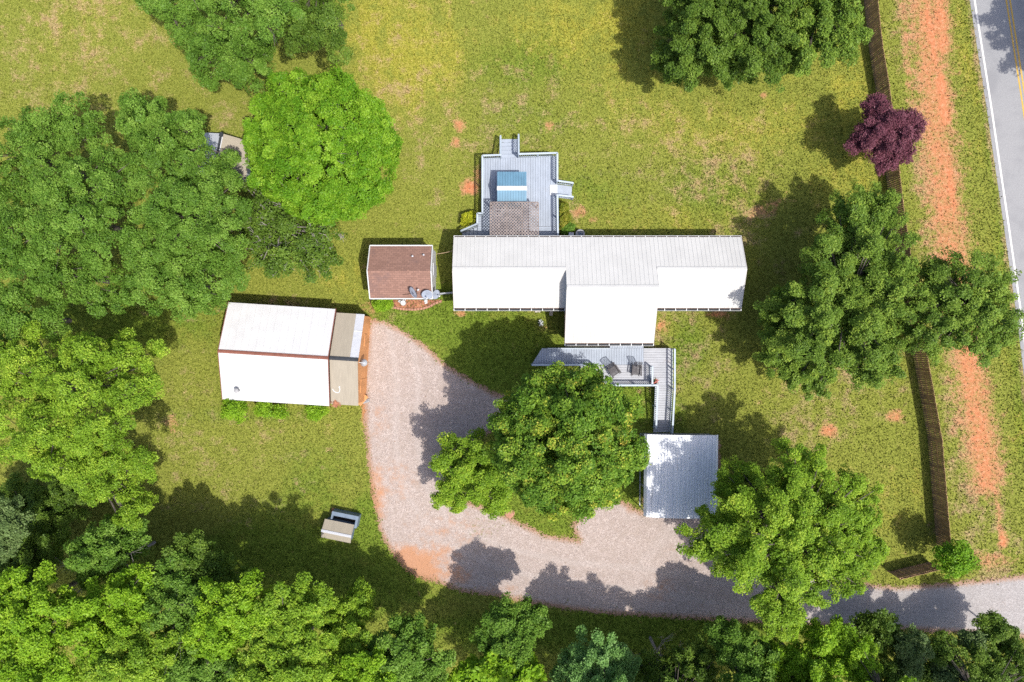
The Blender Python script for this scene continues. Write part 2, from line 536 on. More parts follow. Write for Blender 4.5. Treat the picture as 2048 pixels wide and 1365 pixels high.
    clay = np.maximum(clay, streak(X, Y, [(1826, -300), (1850, 20), (1872, 260), (1890, 420), (1922, 640)], 52, 0.64))
    clay = np.maximum(clay, streak(X, Y, [(1935, 700), (1960, 860), (1975, 960)], 44, 0.70))
    edge_ = [(1868, -420), (1903, -200), (1936, 0), (1969, 211), (2004, 450), (2031, 640), (2053, 820)]
    straw = np.maximum(straw, streak(X, Y, edge_, 8, 0.75))
    return clay, straw, yellow, lush
X, Y = np.meshgrid(xs, ys)
clay, straw, yellow, lush = lawn_fields(X, Y)
LAWN = grass_material()
ground = grid_mesh('ground', xs, ys, {'clay': clay, 'straw': straw, 'yellow': yellow, 'lush': lush}, LAWN)
tag(ground, kind='structure')

# ------------------------------------------------------------------ gravel driveway
def gravel_material():
    g = NG('gravel')
    p = g.pos()
    sdv, cl = g.attr('edge'), g.attr('clay')
    n1 = g.noise(p, 0.35, 3)
    n2 = g.noise(p, 1.6, 5, 0.65)
    n3 = g.noise(p, 9, 3, 0.7)
    vr = g.voro(p, 16, 'Color')
    bw = g.n("ShaderNodeSeparateColor"); g.put(bw.inputs[0], vr)
    stone = g.ramp(bw.outputs[0], [(0.0, (0.236, 0.190, 0.170)), (0.35, (0.331, 0.272, 0.247)), (0.8, (0.378, 0.315, 0.286)), (1.0, (0.452, 0.390, 0.359))])
    c = g.mix(g.step(n2, 0.35, 0.75), stone, (0.30, 0.245, 0.215))
    rut = g.attr('rut')
    c = g.mix(g.math('MULTIPLY', g.step(g.math('ADD', rut, g.math('MULTIPLY', g.math('SUBTRACT', n2, 0.5), 0.9)), 0.35, 0.95), 0.22), c, (0.40, 0.36, 0.34))
    c = g.mix(g.math('MULTIPLY', g.attr('grey'), 0.7), c, g.mix(bw.outputs[0], (0.215, 0.21, 0.21), (0.31, 0.305, 0.305)))
    k = g.math('ADD', cl, g.math('MULTIPLY', g.math('SUBTRACT', n2, 0.5), 0.9))
    k = g.math('ADD', k, g.math('MULTIPLY', g.math('SUBTRACT', n3, 0.5), 0.35))
    c = g.mix(g.math('MULTIPLY', g.step(k, 0.30, 0.80), 0.85), c, (0.40, 0.195, 0.10))
    # dead leaves and weeds on the gravel
    lv = g.math('MULTIPLY', g.step(g.noise(p, 5.5, 4, 0.75), 0.61, 0.66), g.step(g.noise(p, 0.6, 2), 0.47, 0.60))
    c = g.mix(g.math('MULTIPLY', lv, 0.75), c, (0.20, 0.11, 0.06))
    wd = g.attr('weed')
    wk = g.step(g.math('ADD', g.math('MULTIPLY', wd, 0.55), g.math('MULTIPLY', g.noise(p, 4.2, 4, 0.75), 0.9)), 0.78, 0.90)
    c = g.mix(g.math('MULTIPLY', wk, 0.8), c, (0.13, 0.14, 0.035))
    rim = g.math('SUBTRACT', 1.0, g.step(g.math('ADD', sdv, g.math('MULTIPLY', g.math('SUBTRACT', n3, 0.5), 22)), 2.0, 14.0))
    c = g.mix(g.math('MULTIPLY', rim, 0.75), c, (0.30, 0.165, 0.095))
    al = g.math('ADD', sdv, g.math('MULTIPLY', g.math('SUBTRACT', n3, 0.5), 26))
    al = g.math('ADD', al, g.math('MULTIPLY', g.math('SUBTRACT', n2, 0.5), 24))
    al = g.step(al, -0.6, 0.6)
    return g.done(c, 0.95, g.bump(bw.outputs[0], 0.7, 0.03), spec=0.08, alpha=al)

outer = [(738, 640), (768, 640), (812, 664), (850, 690), (890, 727), (940, 757), (990, 786), (1040, 800), (1060, 830), (1010, 850), (960, 880), (915, 905), (895, 950), (905, 990), (940, 1005), (975, 1015), (1010, 1030), (1045, 1047), (1092, 1069), (1157, 1080),
         (1142, 1052), (1165, 1030), (1195, 1005), (1215, 985), (1240, 1000), (1282, 1022), (1298, 960), (1298, 880), (1440, 878), (1440, 1020), (1480, 1080), (1560, 1130), (1700, 1165), (1790, 1173), (1900, 1166), (2048, 1150), (2200, 1110), (2200, 1310), (2048, 1276), (1900, 1266), (1750, 1257), (1600, 1252), (1400, 1240),
         (1300, 1234), (1200, 1228), (1100, 1214), (1000, 1195), (920, 1184), (870, 1165), (830, 1154), (790, 1120), (757, 1060), (738, 950), (729, 850), (727, 760), (732, 690)]
gx, gy = np.array(seq(690, 2215, 5), float), np.array(seq(600, 1330, 5), float)
GX, GY = np.meshgrid(gx, gy)
ed = polyline_dist(GX, GY, outer + outer[:1])
ed = np.where(inside(GX, GY, outer), ed, -ed)
gcl = blobs(GX, GY, [(830, 1130, 60, 36, .95, 25), (870, 1110, 60, 30, .6), (750, 990, 30, 70, .65), (790, 960, 60, 60, .42), (760, 840, 30, 70, .40), (900, 1060, 120, 50, .40), (760, 700, 40, 50, .25), (1270, 1020, 40, 20, .4), (1380, 1110, 80, 20, .35, 20), (1000, 1180, 120, 20, .4), (1320, 1180, 40, 40, .42), (900, 1150, 60, 24, .6)])
gwe = blobs(GX, GY, [(960, 1060, 60, 50, .55), (1000, 1050, 60, 30, .55), (755, 668, 18, 10, .55), (925, 765, 20, 8, .5), (1190, 1090, 90, 20, .4), (850, 690, 40, 20, .3)])
path = [(800, 660), (815, 760), (812, 880), (830, 980), (890, 1065), (1000, 1115), (1130, 1145), (1300, 1160), (1480, 1195), (1750, 1215), (2200, 1205)]
rut = np.maximum(np.exp(-((polyline_dist(GX, GY, path) - 21) / 9.0) ** 2), streak(GX, GY, [(1365, 960), (1340, 1060), (1280, 1130)], 22, 0.7))
drive = grid_mesh('gravel_driveway', gx, gy, {'edge': ed, 'clay': gcl, 'weed': gwe, 'rut': rut, 'grey': np.clip((GX - 1450) / 350, 0, 1)}, gravel_material(), 0.012, ed > -22)
tag(drive, kind='structure')

# ------------------------------------------------------------------ road
line_px = [(1880, -420), (1915, -200), (1947, 0), (1980, 211), (2015, 450), (2042, 640), (2064, 820), (2090, 1050), (2120, 1320), (2160, 1788)]
def offset_strip(pts, d0, d1, z, name, mat, dash=None):
    P = [W(x, y).to_2d() for x, y in pts]
    # resample
    Q = []
    for a, b in zip(P[:-1], P[1:]):
        for i in range(6):
            Q.append(a.lerp(b, i / 6))
    Q.append(P[-1])
    m = MB()
    L, Rr = [], []
    for i, p in enumerate(Q):
        d = (Q[min(i + 1, len(Q) - 1)] - Q[max(i - 1, 0)]).normalized()
        nrm = Vector((-d.y, d.x))
        L.append(p + nrm * d0); Rr.append(p + nrm * d1)
    n = len(Q)
    m.add([(q.x, q.y, z) for q in L] + [(q.x, q.y, z) for q in Rr], [(i, i + 1, n + i + 1, n + i) if d1 > d0 else (n + i, n + i + 1, i + 1, i) for i in range(n - 1)])
    return tag(m.build(name, mat), kind='structure')
def asphalt():
    g = NG('grey_asphalt')
    p = g.pos()
    n = g.noise(p, 14, 4, 0.7)
    c = g.ramp(n, [(0.3, (0.19, 0.19, 0.195)), (0.7, (0.275, 0.275, 0.28))])
    c = g.mix(g.step(g.noise(g.rot(g.scale(p, (1, 1, 1)), 0.12), 0.6, 3), 0.45, 0.7), c, (0.20, 0.20, 0.207))
    return g.done(c, 0.9, g.bump(n, 0.5, 0.01), spec=0.1)
def paint(name, col):
    g = NG(name)
    p = g.pos()
    c = g.mix(g.step(g.noise(p, 9, 4, 0.7), 0.56, 0.72), col, (0.33, 0.32, 0.31))
    return g.done(c, 0.8, spec=0.1)
M['asphalt'], M['line_white'], M['line_yellow'] = asphalt(), paint('white_line_paint', (0.55, 0.535, 0.51)), paint('yellow_line_paint', (0.46, 0.29, 0.06))
ROAD_SIDE = 1
offset_strip(line_px, -0.30, 5.2, 0.010, 'road', 'asphalt')
offset_strip(line_px, 0.0, 0.14, 0.015, 'road_edge_line', 'line_white')
for k in (2.42, 2.70):
    offset_strip(line_px, k, k + 0.12, 0.015, 'road_centre_line', 'line_yellow')

# ------------------------------------------------------------------ grass blades
def grass_blades(n, seed):
    rng = np.random.default_rng(seed)
    px, py = rng.uniform(-60, 2108, n), rng.uniform(-60, 1425, n)
    d = polyline_dist(px, py, outer + outer[:1])
    d = np.where(inside(px, py, outer), d, -d)
    keep = (d < 4 + rng.normal(0, 5, n))
    right = np.interp(py, [q[1] for q in line_px], [q[0] for q in line_px])
    keep &= px < right - 9 + rng.normal(0, 2.5, n)
    cl, st_, ye, lu = lawn_fields(px, py)
    keep &= rng.random(n) > np.clip(cl * 1.5 - 0.25, 0, 0.97)
    px, py, cl, st_, ye, lu = (v[keep] for v in (px, py, cl, st_, ye, lu))
    n = len(px)
    s_ = H / F
    base = np.stack([(px - 1024) * s_, (682.5 - py) * s_, np.zeros(n)], -1)
    az, tilt = rng.uniform(0, 2 * np.pi, n), R(1) * rng.uniform(15, 75, n)
    d = np.stack([np.sin(tilt) * np.cos(az), np.sin(tilt) * np.sin(az), np.cos(tilt)], -1)
    a2 = rng.uniform(0, 2 * np.pi, n)
    sdv = np.stack([np.cos(a2), np.sin(a2), np.zeros(n)], -1) * rng.uniform(0.02, 0.055, (n, 1))
    ln = rng.uniform(0.05, 0.15, (n, 1)) * (1 + 0.5 * lu[:, None])
    V = np.stack([base - sdv, base + sdv, base + sdv * 0.5 + d * ln, base - sdv * 0.5 + d * ln], 1).reshape(-1, 3)
    me = bpy.data.meshes.new('grass')
    me.vertices.add(n * 4); me.vertices.foreach_set('co', V.astype(np.float32).ravel())
    me.loops.add(n * 4); me.loops.foreach_set('vertex_index', np.arange(n * 4, dtype=np.int32))
    me.polygons.add(n); me.polygons.foreach_set('loop_start', np.arange(0, n * 4, 4, dtype=np.int32))
    for k, v in (('clay', cl * 0.7), ('straw', st_), ('yellow', ye), ('lush', lu)):
        at = me.attributes.new(k, 'FLOAT', 'POINT')
        at.data.foreach_set('value', np.repeat(v, 4).astype(np.float32))
    me.materials.append(LAWN)
    me.update()
    o = bpy.data.objects.new('grass', me)
    COL.objects.link(o)
    return tag(o, 'short patchy green and straw coloured lawn grass', 'grass', kind='stuff')
grass_blades(420000, 77)

# ------------------------------------------------------------------ house
EAVE, SLOPE_N = 2.75, 0.49
hx0, hx1, hn, hs, ry, rh = -4.23, 16.71, 7.58, 2.41, 5.13, 3.95
ex0, ex1, ery, erh, es = 3.86, 10.32, 3.77, 4.62, -0.15
house = thing('house', 'long white metal roofed single storey house with a front extension', 'house', (6.2, 4.0, 0))
def L(x, y, z):
    return (x - 6.2, y - 4.0, z)
m = MB()
sN = (rh - EAVE) / (hn - ry)
ribbed(m, L(ex0, hn, EAVE), L(hx0, hn, EAVE), L(hx0, ry, rh), L(ex0, ry, rh), 0.30)
ribbed(m, L(hx1, hn, EAVE), L(ex1, hn, EAVE), L(ex1, ry, rh), L(hx1, ry, rh), 0.30)
ribbed(m, L(ex1, hn, EAVE), L(ex0, hn, EAVE), L(ex0, ery, erh), L(ex1, ery, erh), 0.30)
ribbed(m, L(hx0, hs, EAVE), L(ex0, hs, EAVE), L(ex0, ry, rh), L(hx0, ry, rh), 0.30)
ribbed(m, L(ex1, hs, EAVE), L(hx1, hs, EAVE), L(hx1, ry, rh), L(ex1, ry, rh), 0.30)
ribbed(m, L(ex0, es, EAVE), L(ex1, es, EAVE), L(ex1, ery, erh), L(ex0, ery, erh), 0.30)
roof = m.build('roof', 'roof_white', house)
m = MB()
for xa, xb, yy, zz in ((hx0, ex0, ry, rh), (ex1, hx1, ry, rh), (ex0, ex1, ery, erh)):
    m.slab([L(xa, yy - 0.16, zz - 0.02), L(xb, yy - 0.16, zz - 0.02), L(xb, yy, zz + 0.055), L(xa, yy, zz + 0.055)], 0.012)
    m.slab([L(xb, yy + 0.16, zz - 0.02), L(xa, yy + 0.16, zz - 0.02), L(xa, yy, zz + 0.055), L(xb, yy, zz + 0.055)], 0.012)
m.build('ridge_cap', 'roof_white', roof)
# cheeks of the raised part above the main roof, and the outer gables
for xx in (ex0 + 0.04, ex1 - 0.04):
    m = MB()
    s = 0.03
    pts = [(ry, rh - 0.06), (ery, erh - 0.05), (2.0, EAVE + 0.06), (2.0, EAVE - 0.2), (ry, rh - 0.4)]
    vs_ = [L(xx - s, y, z) for y, z in pts] + [L(xx + s, y, z) for y, z in pts]
    n = len(pts)
    m.add(vs_, [tuple(range(n)), tuple(range(2 * n - 1, n - 1, -1))] + [(i, n + i, n + (i + 1) % n, (i + 1) % n) for i in range(n)])
    m.build('cheek_wall', 'white', house)
m = MB()
fy0, fy1 = hn - 0.3, hs + 0.3
m.box(L((hx0 + hx1) / 2, fy0, 1.5 - 0.0), (hx1 - hx0 - 0.5, 0.1, 2.3)).box(L((hx0 + ex0) / 2, fy1, 1.5), (ex0 - hx0 - 0.3, 0.1, 2.3)).box(L((hx1 + ex1) / 2, fy1, 1.5), (hx1 - ex1 - 0.3, 0.1, 2.3))
m.box(L((ex0 + ex1) / 2, es + 0.35, 1.5), (ex1 - ex0 - 0.3, 0.1, 2.3))
for xx in (ex0 + 0.2, ex1 - 0.2):
    m.box(L(xx, (es + hs) / 2 + 0.3, 1.5), (0.1, hs - es, 2.3))
for xx in (hx0 + 0.25, hx1 - 0.25):
    pts = [(fy1, 0.35), (fy0, 0.35), (fy0, EAVE + 0.02), (ry, rh - 0.1), (fy1, EAVE + 0.02)]
    vs_ = [L(xx - 0.05, y, z) for y, z in pts] + [L(xx + 0.05, y, z) for y, z in pts]
    m.add(vs_, [(0, 1, 2, 3, 4), (9, 8, 7, 6, 5)] + [(i, 5 + i, 5 + (i + 1) % 5, (i + 1) % 5) for i in range(5)])
wall = m.build('wall', 'siding', house)
m = MB()
m.box(L((hx0 + hx1) / 2, (fy0 + fy1) / 2, 0.18), (hx1 - hx0 - 0.6, fy0 - fy1 - 0.1, 0.36)).box(L((ex0 + ex1) / 2, (es + fy1) / 2 + 0.15, 0.18), (ex1 - ex0 - 0.5, fy1 - es - 0.5, 0.35))
m.build('foundation', 'brick', house)
def eave_line(a, b, out):
    """brown fascia board and white gutter along an eave"""
    a, b = Vector(a), Vector(b)
    o = Vector(out)
    f = MB().beam(a + o * 0.02 - Vector((0, 0, 0.11)), b + o * 0.02 - Vector((0, 0, 0.11)), 0.03, 0.16).build('fascia', 'fascia', house)
    g = MB()
    za = Vector((0, 0, -0.09))
    g.beam(a + o * 0.20 + za, b + o * 0.20 + za, 0.022, 0.10)
    f2 = MB().beam(a + o * 0.10 + za - Vector((0, 0, 0.05)), b + o * 0.10 + za - Vector((0, 0, 0.05)), 0.17, 0.012).build('gutter_floor', 'black', f)  # black floor puts the shade inside the trough into the colour
    n = int((b - a).length / 0.75)
    for i in range(n + 1):
        p = a.lerp(b, i / n)
        g.beam(p + o * 0.03 + za + Vector((0, 0, 0.055)), p + o * 0.205 + za + Vector((0, 0, 0.055)), 0.06, 0.01)
    g.build('gutter', 'white', house)
eave_line(L(hx0, hn, EAVE), L(hx1, hn, EAVE), (0, 0.5, 0))
eave_line(L(hx0, hs, EAVE), L(ex0 - 0.02, hs, EAVE), (0, -1, 0))
eave_line(L(ex1 + 0.02, hs, EAVE), L(hx1, hs, EAVE), (0, -1, 0))
eave_line(L(ex0, es, EAVE), L(ex1, es, EAVE), (0, -1, 0))
for xx, o in ((hx0, -0.02), (hx1, 0.02)):
    m = MB()
    for (ya, za), (yb, zb) in (((hn, EAVE), (ry, rh)), ((hs, EAVE), (ry, rh))):
        m.beam(L(xx + o, ya, za - 0.09), L(xx + o, yb, zb - 0.09), 0.03, 0.16)
    m.build('rake_board', 'fascia', house)
for xx, o in ((ex0, -0.02), (ex1, 0.02)):
    MB().beam(L(xx + o, es, EAVE - 0.09), L(xx + o, hs, EAVE - 0.09 + (hs - es) * (erh - EAVE) / (ery - es)), 0.03, 0.16).build('rake_board', 'fascia', house)
def window(x, y, z, wd, ht, face):
    wn = MB()
    sx, sy = (wd, 0.06) if face in 'ns' else (0.06, wd)
    d = {'n': (0, 0.07), 's': (0, -0.07), 'w': (-0.07, 0), 'e': (0.07, 0)}[face]
    c = L(x + d[0], y + d[1], z)
    wn.box((c[0], c[1], c[2] + ht / 2 + 0.03), (sx + (0.12 if face in 'ns' else 0), sy + (0 if face in 'ns' else 0.12), 0.06)).box((c[0], c[1], c[2] - ht / 2 - 0.03), (sx + (0.12 if face in 'ns' else 0), sy + (0 if face in 'ns' else 0.12), 0.06))
    for s in (-1, 1):
        off = s * (wd / 2 + 0.03)
        wn.box((c[0] + (off if face in 'ns' else 0), c[1] + (0 if face in 'ns' else off), c[2]), (0.06, 0.06, ht))
    o = wn.build('window', 'white', house)
    MB().box((c[0], c[1], c[2]), (wd if face in 'ns' else 0.02, 0.02 if face in 'ns' else wd, ht)).build('pane', 'glass', o)
for x in (-2.2, 0.6, 12.4, 14.8):
    window(x, fy1, 1.7, 1.0, 1.1, 's')
for x in (6.6, 9.4, 12.6, 15.0):
    window(x, fy0, 1.7, 0.9, 1.0, 'n')
window(5.4, es + 0.35, 1.7, 1.6, 1.2, 's')
d = MB().box(L(8.7, es + 0.28, 1.8), (0.95, 0.06, 2.0)).build('door', 'white', house)
MB().lathe([(0.0, 0), (0.03, 0.005), (0.03, 0.03), (0.0, 0.035)], 8, L(9.05, es + 0.24, 1.75), Matrix.Rotation(R(90), 3, 'X')).build('handle', 'steel', d)

# ------------------------------------------------------------------ gabled building in local axes: ridge along x
def gable(parent, x0, x1, half, eave, ridge, roofmat, wallmat, over=0.12, name_roof='roof', ribs=None, t=0.05, inset_end=0.1, half_s=None):
    hs_ = half_s or half
    m = MB()
    if ribs:
        ribbed(m, (x0, -hs_, eave), (x1, -hs_, eave), (x1, 0, ridge), (x0, 0, ridge), ribs, 0.035, 0.02)
        ribbed(m, (x1, half, eave), (x0, half, eave), (x0, 0, ridge), (x1, 0, ridge), ribs, 0.035, 0.02)
    else:
        m.slab([(x0, -hs_, eave), (x1, -hs_, eave), (x1, 0, ridge), (x0, 0, ridge)], t)
        m.slab([(x1, half, eave), (x0, half, eave), (x0, 0, ridge), (x1, 0, ridge)], t)
    r = m.build(name_roof, roofmat, parent)
    wy0, wy1 = -hs_ + over, half - over
    ze0 = eave + (ridge - eave) * over / hs_ - 0.07
    ze1 = eave + (ridge - eave) * over / half - 0.07
    a, b = x0 + inset_end, x1 - inset_end
    pts = [(wy0, 0), (wy1, 0), (wy1, ze1), (0, ridge - 0.08), (wy0, ze0)]
    vs_ = [(a, y, z) for y, z in pts] + [(b, y, z) for y, z in pts]
    m = MB()
    m.add(vs_, [(4, 3, 2, 1, 0), (5, 6, 7, 8, 9), (0, 1, 6, 5), (1, 2, 7, 6), (4, 0, 5, 9), (2, 3, 8, 7), (3, 4, 9, 8)])
    wl = m.build('wall', wallmat, parent)
    return r, wl

# small shed with brown shingle roof
sx, sy = -8.09, 5.03
shed = thing('garden_shed', 'small white walled shed with a brown shingle roof beside the long house', 'shed', (sx, sy, 0))
r_, w_ = gable(shed, -2.26, 2.26, 1.90, 2.65, 3.6, 'shingle', 'white', 0.10, inset_end=0.02)
for y in (-1.94, 1.94):
    MB().beam((-2.29, y, 2.65), (2.29, y, 2.65), 0.08, 0.10).build('gutter', 'white', shed)
for x in (-2.285, 2.285):
    m = MB()
    for s in (-1, 1):
        m.beam((x, s * 1.92, 2.65), (x, 0, 3.61), 0.07, 0.10)
    m.build('rake_board', 'white', shed)
m = MB().box((2.27, 0.3, 1.0), (0.05, 0.9, 1.9))
m.build('door', 'pale', shed)
for p in ((0.9, 1.1), (1.7, 1.2)):
    MB().lathe([(0.05, 0), (0.05, 0.18), (0.07, 0.2), (0.0, 0.24)], 8, (p[0], p[1], 3.6 - p[1] * 0.5)).build('vent_pipe', 'pale', shed)

# barn with front section
barn_rz = R(-3.6)
ba = W(546, 709.5, 3.9)
barn = thing('barn', 'large white roofed barn with tan roofed front section beside the gravel drive', 'barn', (ba.x, ba.y, 0), barn_rz)
gable(barn, -3.92, 3.90, 3.55, 2.6, 3.85, 'roof_barn', 'brown', 0.15, ribs=0.5)
MB().slab([(-3.95, -0.12, 3.87), (3.92, -0.12, 3.87), (3.92, 0.0, 3.915), (-3.95, 0.0, 3.915)], 0.02).slab([(3.92, 0.12, 3.87), (-3.95, 0.12, 3.87), (-3.95, 0, 3.915), (3.92, 0, 3.915)], 0.02).build('ridge_cap', 'brown', barn)
for x in (3.925, -3.945):
    MB().beam((x, -3.58, 2.57), (x, 0, 3.84), 0.045, 0.11).beam((x, 3.58, 2.57), (x, 0, 3.84), 0.045, 0.11).build('rake_board', 'brown', barn)
f_ = MB()
z0, z1 = 2.45, 3.62
f_.slab([(3.96, -3.42, z0), (5.98, -3.42, z0), (5.98, 0, z1), (3.96, 0, z1)], 0.04)
f_.slab([(5.40, 3.30, z0 + 0.03), (3.96, 3.30, z0 + 0.03), (3.96, 0, z1), (5.40, 0, z1)], 0.04)
front_roof = f_.build('front_roof', 'tan', barn)
MB().slab([(6.02, 3.30, z0 + 0.03), (5.405, 3.30, z0 + 0.03), (5.405, 0, z1), (6.02, 0, z1)], 0.04).build('white_panel', 'pale', front_roof)
MB().box((5.72, 2.05, 2.93), (0.6, 0.06, 0.05)).build('seam_strip', 'white', front_roof)
MB().slab([(3.96, -0.13, z1 - 0.01), (6.03, -0.13, z1 - 0.01), (6.03, 0.13, z1 - 0.01), (3.96, 0.13, z1 - 0.01)], 0.02).slab([(3.96, -0.13, z1 + 0.03), (6.03, -0.13, z1 + 0.03), (6.03, 0, z1 + 0.06), (3.96, 0, z1 + 0.06)], 0.02).slab([(6.03, 0.13, z1 + 0.03), (3.96, 0.13, z1 + 0.03), (3.96, 0, z1 + 0.06), (6.03, 0, z1 + 0.06)], 0.02).build('front_ridge_cap', 'black', barn)
pts = [(-3.25, 0), (3.2, 0), (3.2, z0 - 0.02), (0, z1 - 0.06), (-3.25, z0 - 0.02)]
m = MB()
m.add([(5.88, y, z) for y, z in pts] + [(5.96, y, z) for y, z in pts], [(4, 3, 2, 1, 0), (5, 6, 7, 8, 9)] + [(i, (i + 1) % 5, 5 + (i + 1) % 5, 5 + i) for i in range(5)])
m.box((4.9, -3.2, 1.2), (1.9, 0.08, 2.3)).box((4.9, 3.1, 1.2), (1.9, 0.08, 2.3))
m.build('front_wall', 'orange', barn)
MB().box((5.975, -2.0, 1.05), (0.03, 1.0, 2.0)).build('front_door', 'orange', barn)
MB().box((5.98, 1.4, 1.4), (0.03, 0.9, 0.7)).build('shutter', 'orange', barn)
vp = W(476, 781, 3.0)
MB().lathe([(0.11, 0), (0.11, 0.5), (0.17, 0.52), (0.17, 0.6), (0.0, 0.66)], 12, (barn.matrix_basis.inverted() @ vp)[:2] + (2.75,)).build('vent_pipe', 'grey', barn)
# paint scuff on the tan panel
def on_front(px, py):
    p = W(px, py, 2.7)
    q = Matrix.Rotation(-barn_rz, 4, 'Z') @ (p - Vector((ba.x, ba.y, 0)))
    zz = z0 + (z1 - z0) * (3.42 + q.y) / 3.42
    return (q.x, q.y, zz + 0.008)
m = MB()
sq = [(666, 778), (668, 782), (672, 785), (677, 786), (680, 783), (681, 777), (679, 774), (682, 773)]
for a, b in zip(sq[:-1], sq[1:]):
    m.beam(on_front(*a), on_front(*b), 0.05, 0.008)
m.build('scuff_mark', 'white', barn)
rnd = random.Random(4)
m = MB()
for i in range(60):
    q = on_front(670 + rnd.gauss(0, 3.6), 809 + rnd.gauss(0, 3.0))
    m.box((q[0], q[1], q[2] + rnd.uniform(0, 0.05)), (rnd.uniform(.06, .16), rnd.uniform(.05, .12), 0.02), rnd.uniform(0, 3))
lf = m.build('leaf_pile', 'mulch', None)
lf.location = (ba.x, ba.y, 0); lf.rotation_euler = (0, 0, barn_rz)
tag(lf, 'heap of dead brown leaves on the lower tan roof of the barn', 'leaves')
# yard lamp on a bracket
p = W(727, 726, 3.0)
lamp = thing('yard_lamp', 'round white yard lamp on an arm in front of the orange barn wall', 'lamp', (p.x, p.y, 0))
MB().tube([(-0.55, 0.05, 3.05), (-0.2, 0.02, 3.2), (0, 0, 3.05)], 0.025).build('arm', 'white', lamp)
MB().lathe([(0.06, 3.1), (0.1, 3.06), (0.27, 2.92), (0.27, 2.90), (0.09, 2.94), (0.0, 2.95)], 18).build('reflector', 'steel', lamp, True)
MB().lathe([(0.0, 2.8), (0.07, 2.82), (0.08, 2.9), (0.0, 2.93)], 12).build('bulb', 'glass', lamp)
# bin and odds and ends by the barn
p = W(734, 639)
b_ = thing('rubbish_bin', 'black bin at the upper corner of the orange barn wall', 'bin', (p.x, p.y, 0), 0.2)
MB().lathe([(0.20, 0), (0.26, 0.75), (0.28, 0.78), (0.25, 0.78), (0.24, 0.7), (0.0, 0.7)], 14).build('body', 'black', b_)
MB().lathe([(0.0, 0.90), (0.2, 0.88), (0.285, 0.80), (0.285, 0.785), (0.0, 0.785)], 14).build('lid', 'black', b_)
p = W(728, 800)
b_ = thing('wooden_bench', 'small orange wooden bench at the lower end of the barn wall', 'bench', (p.x, p.y, 0), R(50))
MB().box((0, 0, 0.43), (0.9, 0.32, 0.05)).build('seat', 'orange', b_)
for s in (-1, 1):
    MB().box((s * 0.36, 0, 0.2), (0.06, 0.28, 0.4)).build('leg', 'orange', b_)
p = W(727, 806)
b_ = tag(MB().box((0, 0, 0.08), (1.0, 0.12, 0.12)).box((0.3, 0.12, 0.05), (0.5, 0.09, 0.09)).build('timber_sleeper', 'grey'), 'grey timber lying on the ground at the lower front corner of the barn', 'timber')
b_.location = (p.x, p.y, 0); b_.rotation_euler = (0, 0, R(16))

# ------------------------------------------------------------------ satellite dishes, bed and odds at the shed
def dish(px, py, h, r, nx, ny, nz, label, tripod=True, wallbase=None):
    p = W(px, py, h)
    o = thing('satellite_dish', label, 'satellite dish', (p.x, p.y, 0), 0, 'satellite dishes at the shed')
    nrm = Vector((nx, ny, nz)).normalized()
    rot = nrm.to_track_quat('Z', 'Y').to_matrix()
    c = Vector((0, 0, h))
    prof = [(0.0, 0.0), (r * 0.4, 0.02 * r), (r * 0.75, 0.10 * r), (r, 0.2 * r), (r * 1.0, 0.2 * r - 0.03), (r * 0.72, 0.10 * r - 0.03), (0.0, -0.03)]
    MB().lathe(prof, 26, c, rot).build('reflector', 'dish', o, True)
    foc = c + nrm * r * 1.15
    low = c + rot @ Vector((0, -r * 0.95, 0.2 * r))
    MB().tube([low, foc], 0.022).build('arm', 'dark', o)
    MB().lathe([(0.0, -0.08), (0.06, -0.06), (0.06, 0.06), (0.0, 0.08)], 10, foc, rot).build('receiver', 'white', o)
    m = MB().tube([c - nrm * 0.05, c - nrm * 0.15 + Vector((0, 0, -0.25)), Vector((-nrm.x * 0.16, -nrm.y * 0.16, 0))], [0.04, 0.04, 0.04], 8)
    m.build('mast', 'steel', o)
    return o, c, nrm
o, c, nrm = dish(825, 586, 3.25, 0.44, 0.90, 0.42, 0.34, 'tilted grey satellite dish standing edge on above the shed gutter')
m = MB()
base = c - nrm * 0.15 + Vector((0, 0, -0.25))
for t in ((-1.0, -0.1, 2.72), (0.7, 0.05, 2.75)):
    m.tube([base, t], 0.016, 5)
m.build('guy_strut', 'dark', o)
dish(854, 589, 3.05, 0.40, 0.10, -0.62, 0.78, 'rounded grey satellite dish facing down at the right end of the shed roof')
dish(871, 589, 2.3, 0.36, 0.72, -0.35, 0.62, 'white satellite dish at the lower right corner of the shed wall')
bed_px = [(787, 600), (884, 600), (884, 603), (871, 607), (861, 613), (846, 618), (828, 620), (805, 619), (783, 615)]
bed = thing('flower_bed', 'brick edged bed of red mulch along the lower side of the shed', 'flower bed', W(830, 608))
o0 = W(830, 608)
P = [W(x, y) - o0 for x, y in bed_px]
MB().prism([(q.x, q.y) for q in reversed(P)], 0.0, 0.05).build('mulch', 'mulch', bed)
m = MB()
for a, b in zip(P[2:-1], P[3:]):
    n = max(1, int((b - a).length / 0.2))
    for i in range(n):
        q = a.lerp(b, (i + 0.5) / n)
        m.box((q.x, q.y, 0.07), (0.185, 0.16, 0.14), math.atan2((b - a).y, (b - a).x) + rnd.uniform(-.08, .08))
m.build('brick_edging', 'brick', bed)
p = W(808.5, 607)
orn = thing('garden_urn', 'white egg shaped garden urn with two handles in the mulch bed', 'urn', (p.x, p.y, 0.05), R(20))
MB().lathe([(0.10, 0), (0.12, 0.04), (0.05, 0.1), (0.16, 0.22), (0.22, 0.4), (0.17, 0.56), (0.19, 0.6), (0.14, 0.6), (0.0, 0.5)], 18).build('bowl', 'white', orn, True)
for s in (-1, 1):
    MB().tube([(s * 0.2, 0.12, 0.5), (s * 0.3, 0.22, 0.62), (s * 0.22, 0.26, 0.66), (s * 0.12, 0.2, 0.56)], 0.035, 6).build('handle', 'white', orn)
p = W(852, 602.5)
